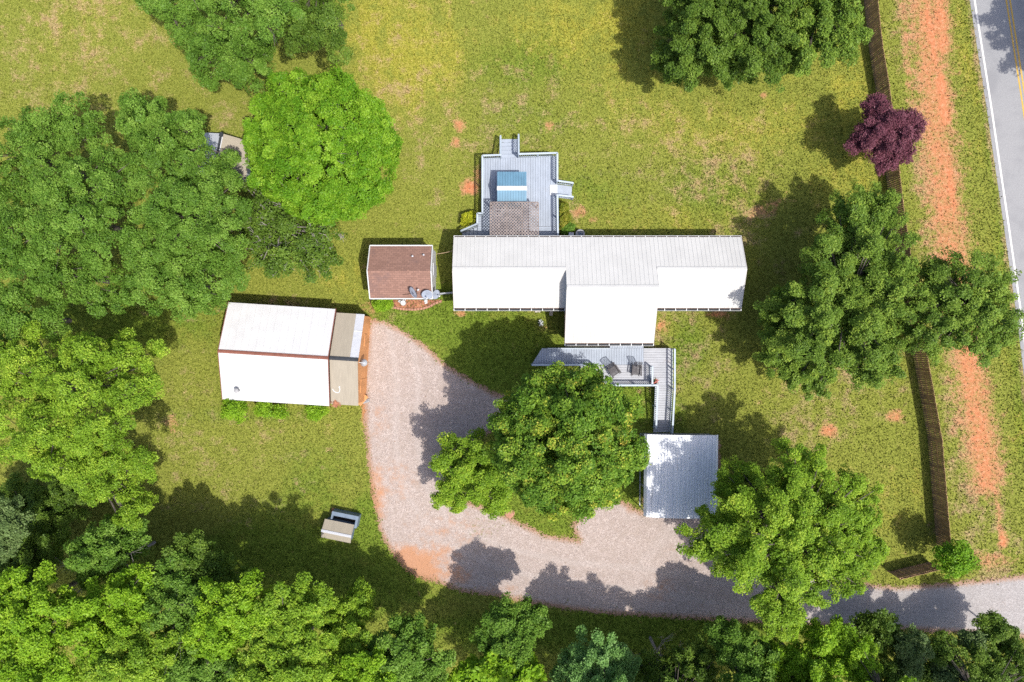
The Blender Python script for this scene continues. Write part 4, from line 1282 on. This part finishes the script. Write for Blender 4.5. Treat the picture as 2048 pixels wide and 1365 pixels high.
STY = {   # boughs per blob, bough radius range (of blob radius), bough distance range, elongation, clump radius, leaves per clump, leaf size, clump density, radial jitter
    'pecan': dict(nb=16, br=(0.18, 0.31), bd=(0.45, 0.95), el=1.0, rc=0.36, nl=92, ls=0.110, dens=1.25, jit=0.20, up=0.35, core=0.86, fill=0.12),
    'dome':  dict(nb=120, br=(0.085, 0.14), bd=(0.80, 0.95), el=1.0, rc=0.32, nl=76, ls=0.115, dens=1.25, jit=0.25, up=0.4, core=0.5, fill=1.1, skin=1.0),
    'full':  dict(nb=75, br=(0.10, 0.18), bd=(0.72, 0.95), el=1.2, rc=0.34, nl=66, ls=0.135, dens=1.1, jit=0.35, up=0.5, core=0.5, fill=0.8, skin=0.6),
    'maple': dict(nb=58, br=(0.075, 0.16), bd=(0.40, 0.95), el=2.5, rc=0.32, nl=62, ls=0.115, dens=1.05, jit=0.5, up=0.8, core=0.3, fill=0.15, vol=1),
    'ragged': dict(nb=40, br=(0.10, 0.20), bd=(0.40, 0.94), el=1.8, rc=0.32, nl=60, ls=0.115, dens=1.05, jit=0.45, up=0.7, core=0.4, fill=0.3, vol=1),
    'broad': dict(nb=42, br=(0.095, 0.19), bd=(0.40, 0.95), el=1.8, rc=0.34, nl=64, ls=0.130, dens=1.1, jit=0.4, up=0.7, core=0.4, fill=0.35, vol=1),
    'sparse': dict(nb=34, br=(0.10, 0.22), bd=(0.35, 0.9), el=1.8, rc=0.34, nl=26, ls=0.14, dens=0.80, jit=0.5, up=0.6, core=0.3, fill=0.3, vol=1),
    'bush':  dict(nb=16, br=(0.24, 0.40), bd=(0.40, 0.72), el=1.0, rc=0.24, nl=36, ls=0.10, dens=1.2, jit=0.25, up=0.45, core=0.7, fill=0.35),
}
def unit(v):
    return v / np.maximum(np.linalg.norm(v, axis=-1, keepdims=True), 1e-9)

def foliage(name, mat, cl_c, cl_n, cl_tint, st, rng, parent, rcs=1.0):
    n, nl = len(cl_c), st['nl']
    rc = st['rc'] * rcs * rng.uniform(0.75, 1.25, (n, 1))
    # tangent frame per clump
    ref = np.where(np.abs(cl_n[:, 2:3]) < 0.9, np.array([[0, 0, 1.0]]), np.array([[1.0, 0, 0]]))
    t1 = unit(np.cross(cl_n, ref)); t2 = np.cross(cl_n, t1)
    rr = np.sqrt(rng.random((n, nl))) * rc
    th = rng.uniform(0, 2 * np.pi, (n, nl))
    hgt = rng.normal(0, 0.22, (n, nl)) * rc - 0.35 * rr ** 2 / rc
    pos = cl_c[:, None] + (rr * np.cos(th))[..., None] * t1[:, None] + (rr * np.sin(th))[..., None] * t2[:, None] + hgt[..., None] * cl_n[:, None]
    nrm = unit(cl_n[:, None] * 1.0 + rng.normal(0, 0.48, (n, nl, 3)) + np.array([0, 0, 0.12]))
    pos, nrm = pos.reshape(-1, 3), nrm.reshape(-1, 3)
    tint = (np.repeat(cl_tint, nl) * 0.68 + rng.random(n * nl) * 0.32)
    rv = unit(rng.normal(0, 1, (n * nl, 3)))
    a = unit(np.cross(nrm, rv)); b = np.cross(nrm, a)
    sz = st['ls'] * rng.uniform(0.65, 1.3, (n * nl, 1))
    a, b = a * sz * 0.55, b * sz * 0.36
    bend = nrm * sz * 0.10
    V = np.stack([pos - a - bend, pos - b * 1.0, pos + a - bend, pos + b], 1).reshape(-1, 3)
    ok = V[:, 2].reshape(-1, 4).min(1) > 0.03
    V = V.reshape(-1, 4, 3)[ok].reshape(-1, 3)
    tint = np.clip(tint[ok], 0, 1)
    nf = len(tint)
    me = bpy.data.meshes.new(name)
    me.vertices.add(nf * 4); me.vertices.foreach_set('co', V.astype(np.float32).ravel())
    me.loops.add(nf * 4); me.loops.foreach_set('vertex_index', np.arange(nf * 4, dtype=np.int32))
    me.polygons.add(nf); me.polygons.foreach_set('loop_start', np.arange(0, nf * 4, 4, dtype=np.int32))
    at = me.attributes.new('tint', 'FLOAT', 'FACE')
    at.data.foreach_set('value', tint.astype(np.float32))
    me.materials.append(mat)
    me.update()
    o = bpy.data.objects.new(name, me)
    COL.objects.link(o)
    o.parent = parent
    return o
NLEAF = [0]
def plant(name, label, cat, blob_px, pal, sty, seed, group=None, zs=0.85, fill=None, bark='bark', crown='crown', stemname='trunk', trunk_r=None, twigs=0.12, bare=0, scale_clump=1.0, base_px=None, over=None):
    """blob_px: (x, y, radius, height) of the rounded masses of the crown as they stand in the air"""
    st = dict(STY[sty])
    if over: st.update(over)
    fill = st['fill'] if fill is None else fill
    rng = np.random.default_rng(seed)
    B = []
    for x, y, r, h in blob_px:
        c = W(x, y, h)
        B.append((np.array(c), r * (H - h) / F))
    wsum = sum(r * r for c, r in B)
    base = sum(c * r * r for c, r in B) / wsum
    base = base * np.array([1.05, 1.05, 1.0])     # crowns lean a little towards the open yard
    if base_px:
        base = np.array(W(*base_px))
    root = thing(name, label, cat, (float(base[0]), float(base[1]), 0), 0, group)
    off = np.array([base[0], base[1], 0.0])
    big = max(B, key=lambda t: t[1])
    fork_z = max(0.25, min(c[2] - 0.75 * r * zs for c, r in B))
    # boughs
    bc, br, bdir = [], [], []
    for c, r in B:
        nb = max(5, int(st['nb'] * (1.0 if len(B) == 1 else min(1.0, 0.55 + 0.45 * r / big[1]))))
        i0 = rng.random() * 6.28
        for i in range(nb):
            # golden spiral over the upper part of the sphere, jittered
            z = 1 - (i + 0.5) / nb * 1.22
            z = np.clip(z + rng.normal(0, 0.10), -0.30, 1)
            az = i0 + i * 2.39996 + rng.normal(0, 0.25)
            s_ = math.sqrt(max(0, 1 - z * z))
            d = np.array([s_ * math.cos(az), s_ * math.sin(az), z])
            rad = r * rng.uniform(*st['br'])
            dist = r * rng.uniform(*st['bd'])
            dist = min(dist, r * 1.04 - rad * 0.8)
            p = c + d * dist * np.array([1, 1, zs]) + np.array([0, 0, rng.normal(0, 0.07) * r])
            if p[2] - rad < 0.1: p[2] = rad + 0.1
            bc.append(p); br.append(rad); bdir.append(d)
    bc, br, bdir = np.array(bc), np.array(br), np.array(bdir)
    # clumps on the bough shells
    C, N, T, owner = [], [], [], []
    rc = st['rc'] * scale_clump
    for k in range(len(bc)):
        n = int(st['dens'] * 2.6 * (br[k] / rc) ** 2 * st['el']) + 3
        d = unit(rng.normal(0, 1, (n, 3)))
        d[:, 2] = np.where(d[:, 2] < -0.35, -d[:, 2], d[:, 2])
        rad = br[k] * (1 - np.abs(rng.normal(0, st['jit'], (n, 1))) * 0.8 + rng.random((n, 1)) * st['jit'] * 0.5)
        along = (d @ bdir[k])[:, None]
        if st.get('vol'):
            rad = br[k] * rng.random((n, 1)) ** 0.4 * rng.uniform(0.8, 1.2, (n, 1)) * np.array([1, 1, 0.7])
        q = d * rad + bdir[k] * along * rad * (st['el'] - 1) 
        p = bc[k] + q
        keep = np.ones(n, bool)
        for j in range(len(bc)):
            if j != k:
                keep &= np.linalg.norm(p - bc[j], axis=1) > br[j] * st['core']
        p, d = p[keep], d[keep]
        nr = unit(d * 0.75 + np.array([0, 0, st['up']]) + bdir[k] * 0.2 + rng.normal(0, 0.33, (len(p), 3)))
        bt = rng.random()
        C.append(p); N.append(nr)
        T.append(np.clip(0.3 * bt + 0.7 * rng.random(len(p)), 0, 1)); owner.append(np.full(len(p), k))
    # leaf sprays on the outside of an even, rounded crown
    for c, r in (B if st.get('skin') else []):
        n = int(st['skin'] * 3.2 * (r / rc) ** 2)
        d = unit(rng.normal(0, 1, (n, 3))); d[:, 2] = np.abs(d[:, 2]) * 1.1 - 0.25; d = unit(d)
        lump = 0.90 + 0.055 * np.sin(d[:, 0:1] * 11 + seed) * np.sin(d[:, 1:2] * 12 + 2) + rng.normal(0, 0.025, (n, 1))
        C.append(c + d * r * lump * np.array([1, 1, zs])); N.append(unit(d + np.array([0, 0, 0.3]) + rng.normal(0, 0.35, (n, 3))))
        T.append(rng.random(n)); owner.append(np.argmin(np.linalg.norm(C[-1][:, None] - bc[None], axis=2), axis=1))
    # interior fill
    for c, r in B:
        n = int(fill * 2.2 * (r / rc) ** 2)
        d = unit(rng.normal(0, 1, (n, 3))); d[:, 2] = np.abs(d[:, 2]) * 0.9 - 0.15
        p = c + d * (r * rng.uniform(0.25, 0.72, (n, 1))) * np.array([1, 1, zs])
        C.append(p); N.append(unit(d * 0.4 + np.array([0, 0, 0.8]))); T.append(rng.random(n) * 0.8)
        owner.append(np.argmin(np.linalg.norm(p[:, None] - bc[None], axis=2), axis=1))
    C, N, T, owner = np.concatenate(C), np.concatenate(N), np.concatenate(T), np.concatenate(owner)
    ok = C[:, 2] > 0.12
    C, N, T, owner = C[ok] - off, N[ok], T[ok], owner[ok]
    NLEAF[0] += len(C) * st['nl']
    foliage(crown, PAL[pal], C, N, T, st, rng, root, scale_clump)
    # trunk, limbs and twigs
    m = MB()
    tr = trunk_r or max(0.03, 0.055 * big[1])
    fk = Vector((0, 0, fork_z))
    top = Vector(tuple(big[0] - off)) + Vector((0, 0, big[1] * zs * 0.35))
    m.tube([(0, 0, 0), (0.02, 0.03, fork_z * 0.5), fk, fk.lerp(top, 0.5), top], [tr * 1.35, tr, tr * 0.85, tr * 0.5, tr * 0.12], 8)
    for k in range(len(bc)):
        e = Vector(tuple(bc[k] - off))
        s0 = fk.lerp(top, rng.uniform(0.0, 0.35))
        mid = s0.lerp(e, 0.5) + Vector((0, 0, 0.12 * (e - s0).length))
        m.tube([s0, mid, e], [tr * 0.42, tr * 0.26, tr * 0.10], 5)
    pick = rng.random(len(C)) < twigs
    for i in np.nonzero(pick)[0]:
        a = Vector(tuple(bc[owner[i]] - off)); b = Vector(tuple(C[i]))
        m.tube([a, a.lerp(b, 0.6) + Vector((0, 0, 0.08)), b], [tr * 0.10, tr * 0.07, 0.008], 3)
    for i in range(bare):
        k = int(rng.integers(len(bc)))
        a = Vector(tuple(bc[k] - off))
        d = Vector(tuple(unit(bdir[k] * 0.6 + np.array([0, 0, 0.5]) + rng.normal(0, 0.5, 3))))
        Lg = br[k] * rng.uniform(1.0, 1.7)
        e = a + d * Lg
        m.tube([a, a.lerp(e, 0.5) + Vector(tuple(rng.normal(0, 0.08 * Lg, 3))), e], [0.04, 0.028, 0.012], 4)
        for j in range(4):
            f = a.lerp(e, rng.uniform(0.4, 0.95))
            m.tube([f, f + Vector(tuple(rng.normal(0, 0.3, 3))) * Lg + d * 0.25 * Lg], [0.02, 0.008], 3)
    m.build(stemname, bark, root)
    return root

def bare_tree(label, px, py, ht, spread, seed):
    p = W(px, py, ht * 0.7)
    rng = random.Random(seed)
    o = thing('dead_tree', label, 'tree', (p.x, p.y, 0))
    m = MB()
    def grow(a, d, ln, r, lvl):
        mid = a + d * ln * 0.5 + Vector((rng.gauss(0, .05), rng.gauss(0, .05), rng.gauss(0, .05))) * ln
        e = a + d * ln
        m.tube([a, mid, e], [r, r * 0.8, r * 0.55], 5)
        if lvl == 0: return
        for i in range(rng.choice((2, 3, 3))):
            nd = (d + Vector((rng.gauss(0, .55), rng.gauss(0, .55), rng.gauss(0, .3)))).normalized()
            grow(a.lerp(e, rng.uniform(0.55, 1.0)), nd, ln * rng.uniform(.55, .8), r * 0.55, lvl - 1)
    m.tube([(0, 0, 0), (0, 0, ht * 0.55)], [0.12, 0.08], 7)
    trunk = m
    for i in range(5):
        a = i * 1.256 + rng.uniform(-.4, .4)
        grow(Vector((0, 0, ht * rng.uniform(.35, .55))), Vector((math.cos(a) * spread, math.sin(a) * spread, 0.8)).normalized(), ht * 0.26, 0.055, 3)
    m.build('branch', 'bark_pale', o)
    return o

WOODS, OAKS = 'trees of the woods along the lower edge', 'oaks at the upper left'
T = plant
# upper left group
T('oak_tree', 'tall green oak at the top edge, middle of its cluster left of the open field', 'tree', [(520, 25, 95, 8.5), (560, -70, 110, 8.5), (470, -20, 80, 8)], 'mid', 'pecan', 11, OAKS, bare=10)
T('oak_tree', 'dense darker oak at the top edge beside the yellow field', 'tree', [(640, 55, 82, 7.0), (655, -60, 90, 7)], 'deep', 'pecan', 12, OAKS)
T('oak_tree', 'lower green oak whose crown hangs lowest in the top cluster', 'tree', [(440, 110, 68, 5.5), (505, 130, 60, 5.0)], 'mid', 'pecan', 13, OAKS)
T('oak_tree', 'oak at the left end of the top cluster over the open field', 'tree', [(345, 5, 60, 6.0), (375, 60, 50, 5.5)], 'mid', 'pecan', 14, OAKS)
T('oak_tree', 'pale green oak at the left frame edge below the open field', 'tree', [(75, 300, 90, 7.5), (160, 260, 65, 7), (20, 380, 80, 7.5)], 'mid', 'pecan', 15, OAKS)
T('oak_tree', 'rounded oak just left of the old shed under the field', 'tree', [(330, 290, 92, 7.5), (285, 235, 55, 6.5), (390, 260, 45, 6.5), (400, 345, 60, 7.0), (452, 335, 34, 6.4)], 'mid', 'pecan', 16, OAKS)
T('oak_tree', 'largest oak in the middle of the left mass of trees', 'tree', [(170, 440, 115, 9.5), (80, 480, 90, 9), (240, 360, 70, 8.5)], 'mid', 'pecan', 17, OAKS)
T('oak_tree', 'oak in the left mass with dark gaps left of the twiggy tree', 'tree', [(390, 440, 95, 8.5), (310, 480, 70, 8.5), (450, 390, 60, 7.5), (450, 500, 55, 7)], 'mid', 'pecan', 18, OAKS)
T('oak_tree', 'oak at the lower side of the left mass just above the white barn', 'tree', [(370, 565, 70, 7.5), (300, 560, 70, 8), (440, 560, 60, 6.5), (395, 605, 36, 6)], 'mid', 'pecan', 19, OAKS)
T('oak_tree', 'oak at the lower left of the left mass above the shaded lawn', 'tree', [(130, 555, 60, 7.5), (210, 570, 65, 7.5), (50, 530, 70, 8)], 'mid', 'pecan', 20, OAKS)
T('round_maple', 'round bright green maple with a dense smooth crown left of the field', 'tree', [(650, 302, 152, 6.3)], 'dome', 'dome', 21, None, 0.85)
T('twiggy_tree', 'thin dark tree with bare grey twigs above the brown roofed shed', 'tree', [(590, 460, 100, 5.0), (535, 400, 64, 4.8), (545, 510, 60, 4.6), (640, 510, 50, 4), (510, 440, 50, 4.6)], 'deep', 'sparse', 22, None, 0.7, 0.25, 'bark_pale', bare=110, twigs=0.25)
# left middle
T('hickory_tree', 'broad yellow green tree at the left frame edge beside the barn lawn', 'tree', [(190, 780, 125, 9.5), (100, 850, 110, 9.5), (250, 720, 75, 8.5), (70, 740, 90, 9)], 'yellowish', 'pecan', 23, 'trees left of the barn')
T('hickory_tree', 'lower yellow green tree left of the shaded lawn, below the broad one', 'tree', [(220, 930, 85, 7.5), (150, 900, 80, 8), (270, 1010, 50, 6)], 'yellowish', 'pecan', 24, 'trees left of the barn')
T('hickory_tree', 'darker green tree at the left frame edge, above the broad yellow green one', 'tree', [(40, 650, 85, 8.0), (15, 600, 50, 7.5)], 'mid', 'pecan', 25, 'trees left of the barn')
T('pine_tree', 'pale grey green tree cut by the left frame edge above the woods', 'tree', [(15, 1040, 45, 8.0), (5, 1080, 40, 7.5)], 'pale', 'ragged', 26)
T('understorey_tree', 'low dark tree in the shaded hollow at the left frame edge', 'tree', [(100, 1040, 65, 2.8), (50, 1000, 60, 2.6), (130, 990, 45, 2.5)], 'deep', 'ragged', 27)
# woods along the bottom
wood = [
    ('low dark green tree of the woods under the pale tree', [(70, 1120, 70, 5.5), (20, 1150, 60, 5)], 'deep', 'broad'),
    ('green tree at the upper left corner of the woods', [(200, 1110, 70, 6.5), (250, 1075, 50, 5.5)], 'mid', 'broad'),
    ('dark green tree of the woods touching the shaded lawn', [(375, 1125, 60, 6.0), (430, 1160, 60, 5.5)], 'deep', 'broad'),
    ('bright green tree at the left edge of the woods', [(85, 1220, 90, 9.0), (20, 1200, 60, 8.5)], 'lime', 'broad'),
    ('bright green tree in the bottom left corner', [(90, 1330, 95, 9.0), (20, 1290, 60, 9)], 'lime', 'broad'),
    ('bright tree of the woods left of the grey dead branches', [(215, 1235, 85, 8.5), (270, 1190, 60, 8)], 'lime', 'broad'),
    ('tree at the bottom edge with yellow tips, second from the left corner', [(245, 1330, 85, 9.0), (310, 1300, 60, 8.5)], 'yellowish', 'broad'),
    ('mid green tree of the woods just right of the grey dead branches', [(370, 1210, 70, 7.5), (350, 1160, 50, 7)], 'mid', 'broad'),
    ('tall bright tree of the woods below the shaded lawn', [(470, 1215, 80, 8.5), (430, 1265, 60, 8)], 'lime', 'broad'),
    ('darker tree at the bottom edge in a gap of the bright woods', [(385, 1330, 70, 7.5), (450, 1350, 55, 7.5)], 'mid', 'broad'),
    ('bright yellow green tree with a long upper edge along the lawn', [(585, 1220, 72, 8.5), (630, 1210, 42, 7.5), (550, 1260, 60, 8.5)], 'yellowish', 'broad'),
    ('yellow green tree at the right end of the bright woods', [(690, 1240, 50, 5.8), (720, 1200, 32, 4.6), (700, 1295, 52, 7)], 'yellowish', 'broad'),
    ('bright tree at the bottom edge below the long edged tree', [(600, 1320, 80, 9.0), (530, 1345, 65, 9)], 'yellowish', 'broad'),
    ('darker rounded tree at the bottom edge right of the bright woods', [(800, 1305, 70, 7.0), (760, 1340, 60, 7), (860, 1330, 52, 6.5), (830, 1270, 40, 6)], 'mid', 'broad'),
    ('bright tree cut by the bottom edge right of the yellow green one', [(735, 1350, 55, 8.5), (680, 1365, 50, 8.5)], 'lime', 'broad'),
]
for i, (lab, bl, pal, sty) in enumerate(wood):
    T('woodland_tree', lab, 'tree', bl, pal, sty, 40 + i, WOODS, twigs=0.10, bare=(14 if i in (7, 9) else 0))
T('magnolia_tree', 'mid green tree poking up into the shaded grass below the gravel', 'tree', [(1010, 1245, 50, 6.0), (1060, 1235, 40, 5.5), (1030, 1290, 45, 6.5), (980, 1275, 36, 5.5)], 'mid', 'broad', 60)
T('sumac_tree', 'bright large leaved tree at the bottom edge below the magnolia', 'tree', [(990, 1340, 45, 6.5), (1050, 1345, 42, 6.5), (940, 1355, 40, 6)], 'lime', 'broad', 61, over=dict(ls=0.34, nl=22))
T('dogwood_tree', 'bluish light green rounded tree at the bottom edge', 'tree', [(1190, 1325, 66, 6.2), (1140, 1350, 45, 5.5), (1235, 1330, 40, 5.5), (1230, 1440, 85, 8.5)], 'bluish', 'broad', 62, over=dict(ls=0.13, nl=66))  # last crown mass is unseen below the frame, added to shade the grass
T('woodland_tree', 'dark low tree at the bottom edge beside the bare dead tree', 'tree', [(1390, 1330, 60, 4.8), (1300, 1345, 44, 4), (1340, 1350, 45, 4), (1350, 1450, 95, 9.5)], 'deep', 'broad', 63, WOODS)  # tall last mass stands out of view, added only for its shadow
T('woodland_tree', 'bright tipped tree at the bottom edge left of the big maple tip', 'tree', [(1470, 1290, 45, 6.0), (1500, 1330, 60, 6.5), (1440, 1265, 28, 5.5), (1520, 1430, 80, 8.5)], 'mid', 'broad', 64, WOODS)  # last mass is out of view, added to darken the strip by shadow
T('woodland_tree', 'green tree at the bottom edge straight below the big maple', 'tree', [(1610, 1320, 78, 6.5), (1660, 1285, 50, 6), (1555, 1335, 56, 6), (1650, 1430, 80, 9)], 'lime', 'broad', 65, WOODS)  # crown extended below the frame by an unseen mass for its shade
T('woodland_tree', 'tree at the bottom edge with yellow tips beside the pale trees', 'tree', [(1710, 1320, 50, 6.5), (1690, 1290, 30, 6), (1800, 1440, 80, 9.5)], 'lime', 'broad', 66, WOODS)  # unseen last mass added below the frame to cast shade on the drive edge
T('young_tree', 'soft dull green tree leaning over the lower drive edge', 'tree', [(1760, 1265, 42, 3.6), (1730, 1250, 30, 3.2)], 'deep', 'ragged', 67, over=dict(ls=0.15, nl=30))
T('young_pine', 'pale grey green young pine right below the drive', 'tree', [(1825, 1290, 34, 4.6), (1815, 1325, 34, 4.2)], 'pale', 'ragged', 68, 'pale young pines by the drive', over=dict(ls=0.13, nl=44))
T('young_pine', 'smaller pale young pine cut by the bottom edge', 'tree', [(1888, 1345, 28, 4.2)], 'pale', 'ragged', 69, 'pale young pines by the drive', over=dict(ls=0.13, nl=44))
T('young_pine', 'pale grey green pine tips between dark trees near the lower right corner', 'tree', [(1955, 1290, 24, 4.0), (1935, 1280, 18, 3.6)], 'pale', 'ragged', 70, 'pale young pines by the drive', over=dict(ls=0.13, nl=44))
T('woodland_tree', 'dark green tree reaching up at the lower right drive edge', 'tree', [(1985, 1255, 36, 3.8), (2005, 1275, 26, 3.4)], 'deep', 'ragged', 71, WOODS)
T('woodland_tree', 'dark tree filling the lower right corner', 'tree', [(1960, 1340, 60, 4.5), (2030, 1330, 45, 4.5), (1880, 1300, 34, 4), (1950, 1440, 80, 9)], 'deep', 'ragged', 72, WOODS)  # last mass added out of view for the shade it casts
T('woodland_tree', 'dark tree at the bottom edge between the pale pines', 'tree', [(1860, 1350, 40, 3.5), (1770, 1345, 45, 4)], 'deep', 'ragged', 73, WOODS)
for i, (x, y, h) in enumerate(((1080, 1500, 9.5), (1250, 1560, 10), (1420, 1550, 10), (1560, 1560, 10))):
    T('woodland_tree', 'woodland tree just below the lower frame edge, only its shade in view', 'tree', [(x, y, 95, h), (x + 60, y + 40, 70, h)], 'mid', 'broad', 110 + i, 'woods just below the frame', twigs=0.05)
bare_tree('bare grey dead tree at the bottom edge', 1322, 1322, 5.5, 0.5, 5)
bare_tree('bare grey dead tree in the woods at lower left', 212, 1140, 9.0, 0.7, 6)
bare_tree('bare grey branches standing in the gap of the bright woods', 372, 1225, 9.5, 0.8, 7)
bare_tree('broken bare tree in the bottom gap of the bright woods', 340, 1275, 9.2, 0.8, 8)
# centre
T('flecked_maple', 'big maple with yellow flecked leaves in the grass island', 'tree', [(1132, 880, 151, 8.8)], 'fleck', 'full', 80, zs=0.8, fill=1.2, over=dict(nb=95, jit=0.45))
T('lime_tree', 'smaller lime green tree tucked against the left of the flecked maple', 'tree', [(932, 930, 76, 4.6), (985, 950, 60, 4.2), (905, 985, 42, 3.6), (990, 1000, 34, 3.4)], 'yellowish', 'ragged', 81)
T('star_maple', 'big bright maple with a star shaped ragged crown by the drive', 'tree', [(1560, 1060, 130, 8.5), (1450, 1080, 84, 7.0), (1680, 1020, 84, 7.5), (1600, 950, 70, 7.5), (1560, 1170, 84, 7.5), (1680, 1120, 72, 7), (1470, 970, 50, 6), (1560, 1235, 40, 6.5), (1740, 1100, 32, 6)], 'yellowish', 'maple', 82, zs=0.75, fill=0.06, over=dict(nl=56, dens=0.95))
T('roadside_maple', 'large dark maple beyond the right end of the house', 'tree', [(1705, 500, 108, 5.8), (1650, 630, 120, 6.2), (1575, 690, 70, 4.6), (1620, 735, 60, 4.6), (1735, 700, 84, 6.0), (1765, 590, 84, 6.8), (1745, 430, 60, 5.0), (1560, 625, 50, 4.2)], 'maple', 'maple', 83, zs=0.75, fill=0.4)
T('roadside_tree', 'thin airy tree with clay showing through beside the road', 'tree', [(1930, 590, 90, 7.0), (1865, 650, 74, 7), (1965, 655, 70, 7), (1870, 560, 50, 6)], 'maple', 'maple', 84, zs=0.75, fill=0.1, twigs=0.25, over=dict(dens=0.75, nl=48))
T('field_maple', 'deep green maple at the left of the pair in the top field', 'tree', [(1395, 90, 88, 5.5), (1420, 0, 90, 6.5), (1350, 120, 44, 4)], 'deep', 'maple', 85, 'maples in the top field', zs=0.8, over=dict(ls=0.125))
T('field_maple', 'deep green maple in the middle of the top field cluster', 'tree', [(1510, 70, 90, 6.5), (1500, -40, 100, 7), (1470, 120, 50, 4.5)], 'deep', 'maple', 86, 'maples in the top field', zs=0.8, over=dict(ls=0.125))
T('field_maple', 'lighter green maple of the top field beside the fence', 'tree', [(1640, 60, 82, 6.5), (1620, -50, 100, 7), (1580, 110, 50, 5), (1690, 70, 40, 5.5)], 'maple', 'maple', 87, 'maples in the top field', zs=0.8, over=dict(ls=0.125))
T('plum_tree', 'purple leaved plum tree over the fence by the clay track', 'tree', [(1772, 262, 56, 4.5), (1725, 280, 32, 3.8), (1815, 250, 34, 4.2), (1770, 318, 30, 3.6), (1800, 300, 30, 3.8), (1745, 215, 26, 4)], 'purple', 'ragged', 88, zs=0.8, fill=0.5, over=dict(ls=0.10, rc=0.30, nl=56, dens=1.1))
T('corner_tree', 'small round bushy tree at the lower end of the long fence', 'tree', [(1903, 1114, 44, 2.9)], 'dome', 'bush', 89, zs=1.25, over=dict(rc=0.30, ls=0.13, nb=26))
T('roadside_tree', 'tree beyond the road whose shade falls on the asphalt', 'tree', [(2350, 30, 110, 8.0), (2330, -80, 90, 8.0)], 'deep', 'maple', 90)
# shrubs
SH = 'shrubs in front of the barn'
for i, (x, y, r, h, lab) in enumerate(((472, 818, 31, 1.9, 'largest lime green shrub at the left end of the barn front'), (530, 818, 22, 1.8, 'shrub in the middle of the three along the barn'), (559, 824, 17, 1.5, 'low shrub leaning off the middle shrub of the barn'), (631, 824, 22, 1.7, 'small rounded shrub by the right end of the white barn roof'))):
    T('shrub', lab, 'shrub', [(x, y, r, h)], 'lime', 'bush', 100 + i, SH, zs=1.25, crown='foliage', stemname='stem')
T('shrub', 'lime green shrub at the lower left corner of the brown roofed shed', 'shrub', [(758, 611, 14, 0.7), (772, 609, 14, 0.7)], 'lime', 'bush', 105, crown='foliage', stemname='stem')
T('golden_shrub', 'bright yellow shrub left of the rear deck', 'shrub', [(937, 437, 13, 0.7), (943, 430, 9, 0.7), (931, 445, 8, 0.6)], 'gold', 'bush', 106, crown='foliage', stemname='stem', over=dict(rc=0.16, ls=0.10))
T('mixed_shrub', 'yellow and green shrub bed right of the rear deck', 'shrub', [(1128, 415, 13, 0.7), (1130, 435, 14, 0.6), (1126, 452, 11, 0.5)], 'goldgreen', 'bush', 107, crown='foliage', stemname='stem', over=dict(rc=0.16, ls=0.10))
T('mixed_shrub', 'green shrub at the house end of the yellow shrub bed', 'shrub', [(1132, 460, 11, 0.6), (1141, 455, 9, 0.6)], 'mid', 'bush', 108, crown='foliage', stemname='stem', over=dict(rc=0.16, ls=0.10))
print('LEAVES', NLEAF[0])
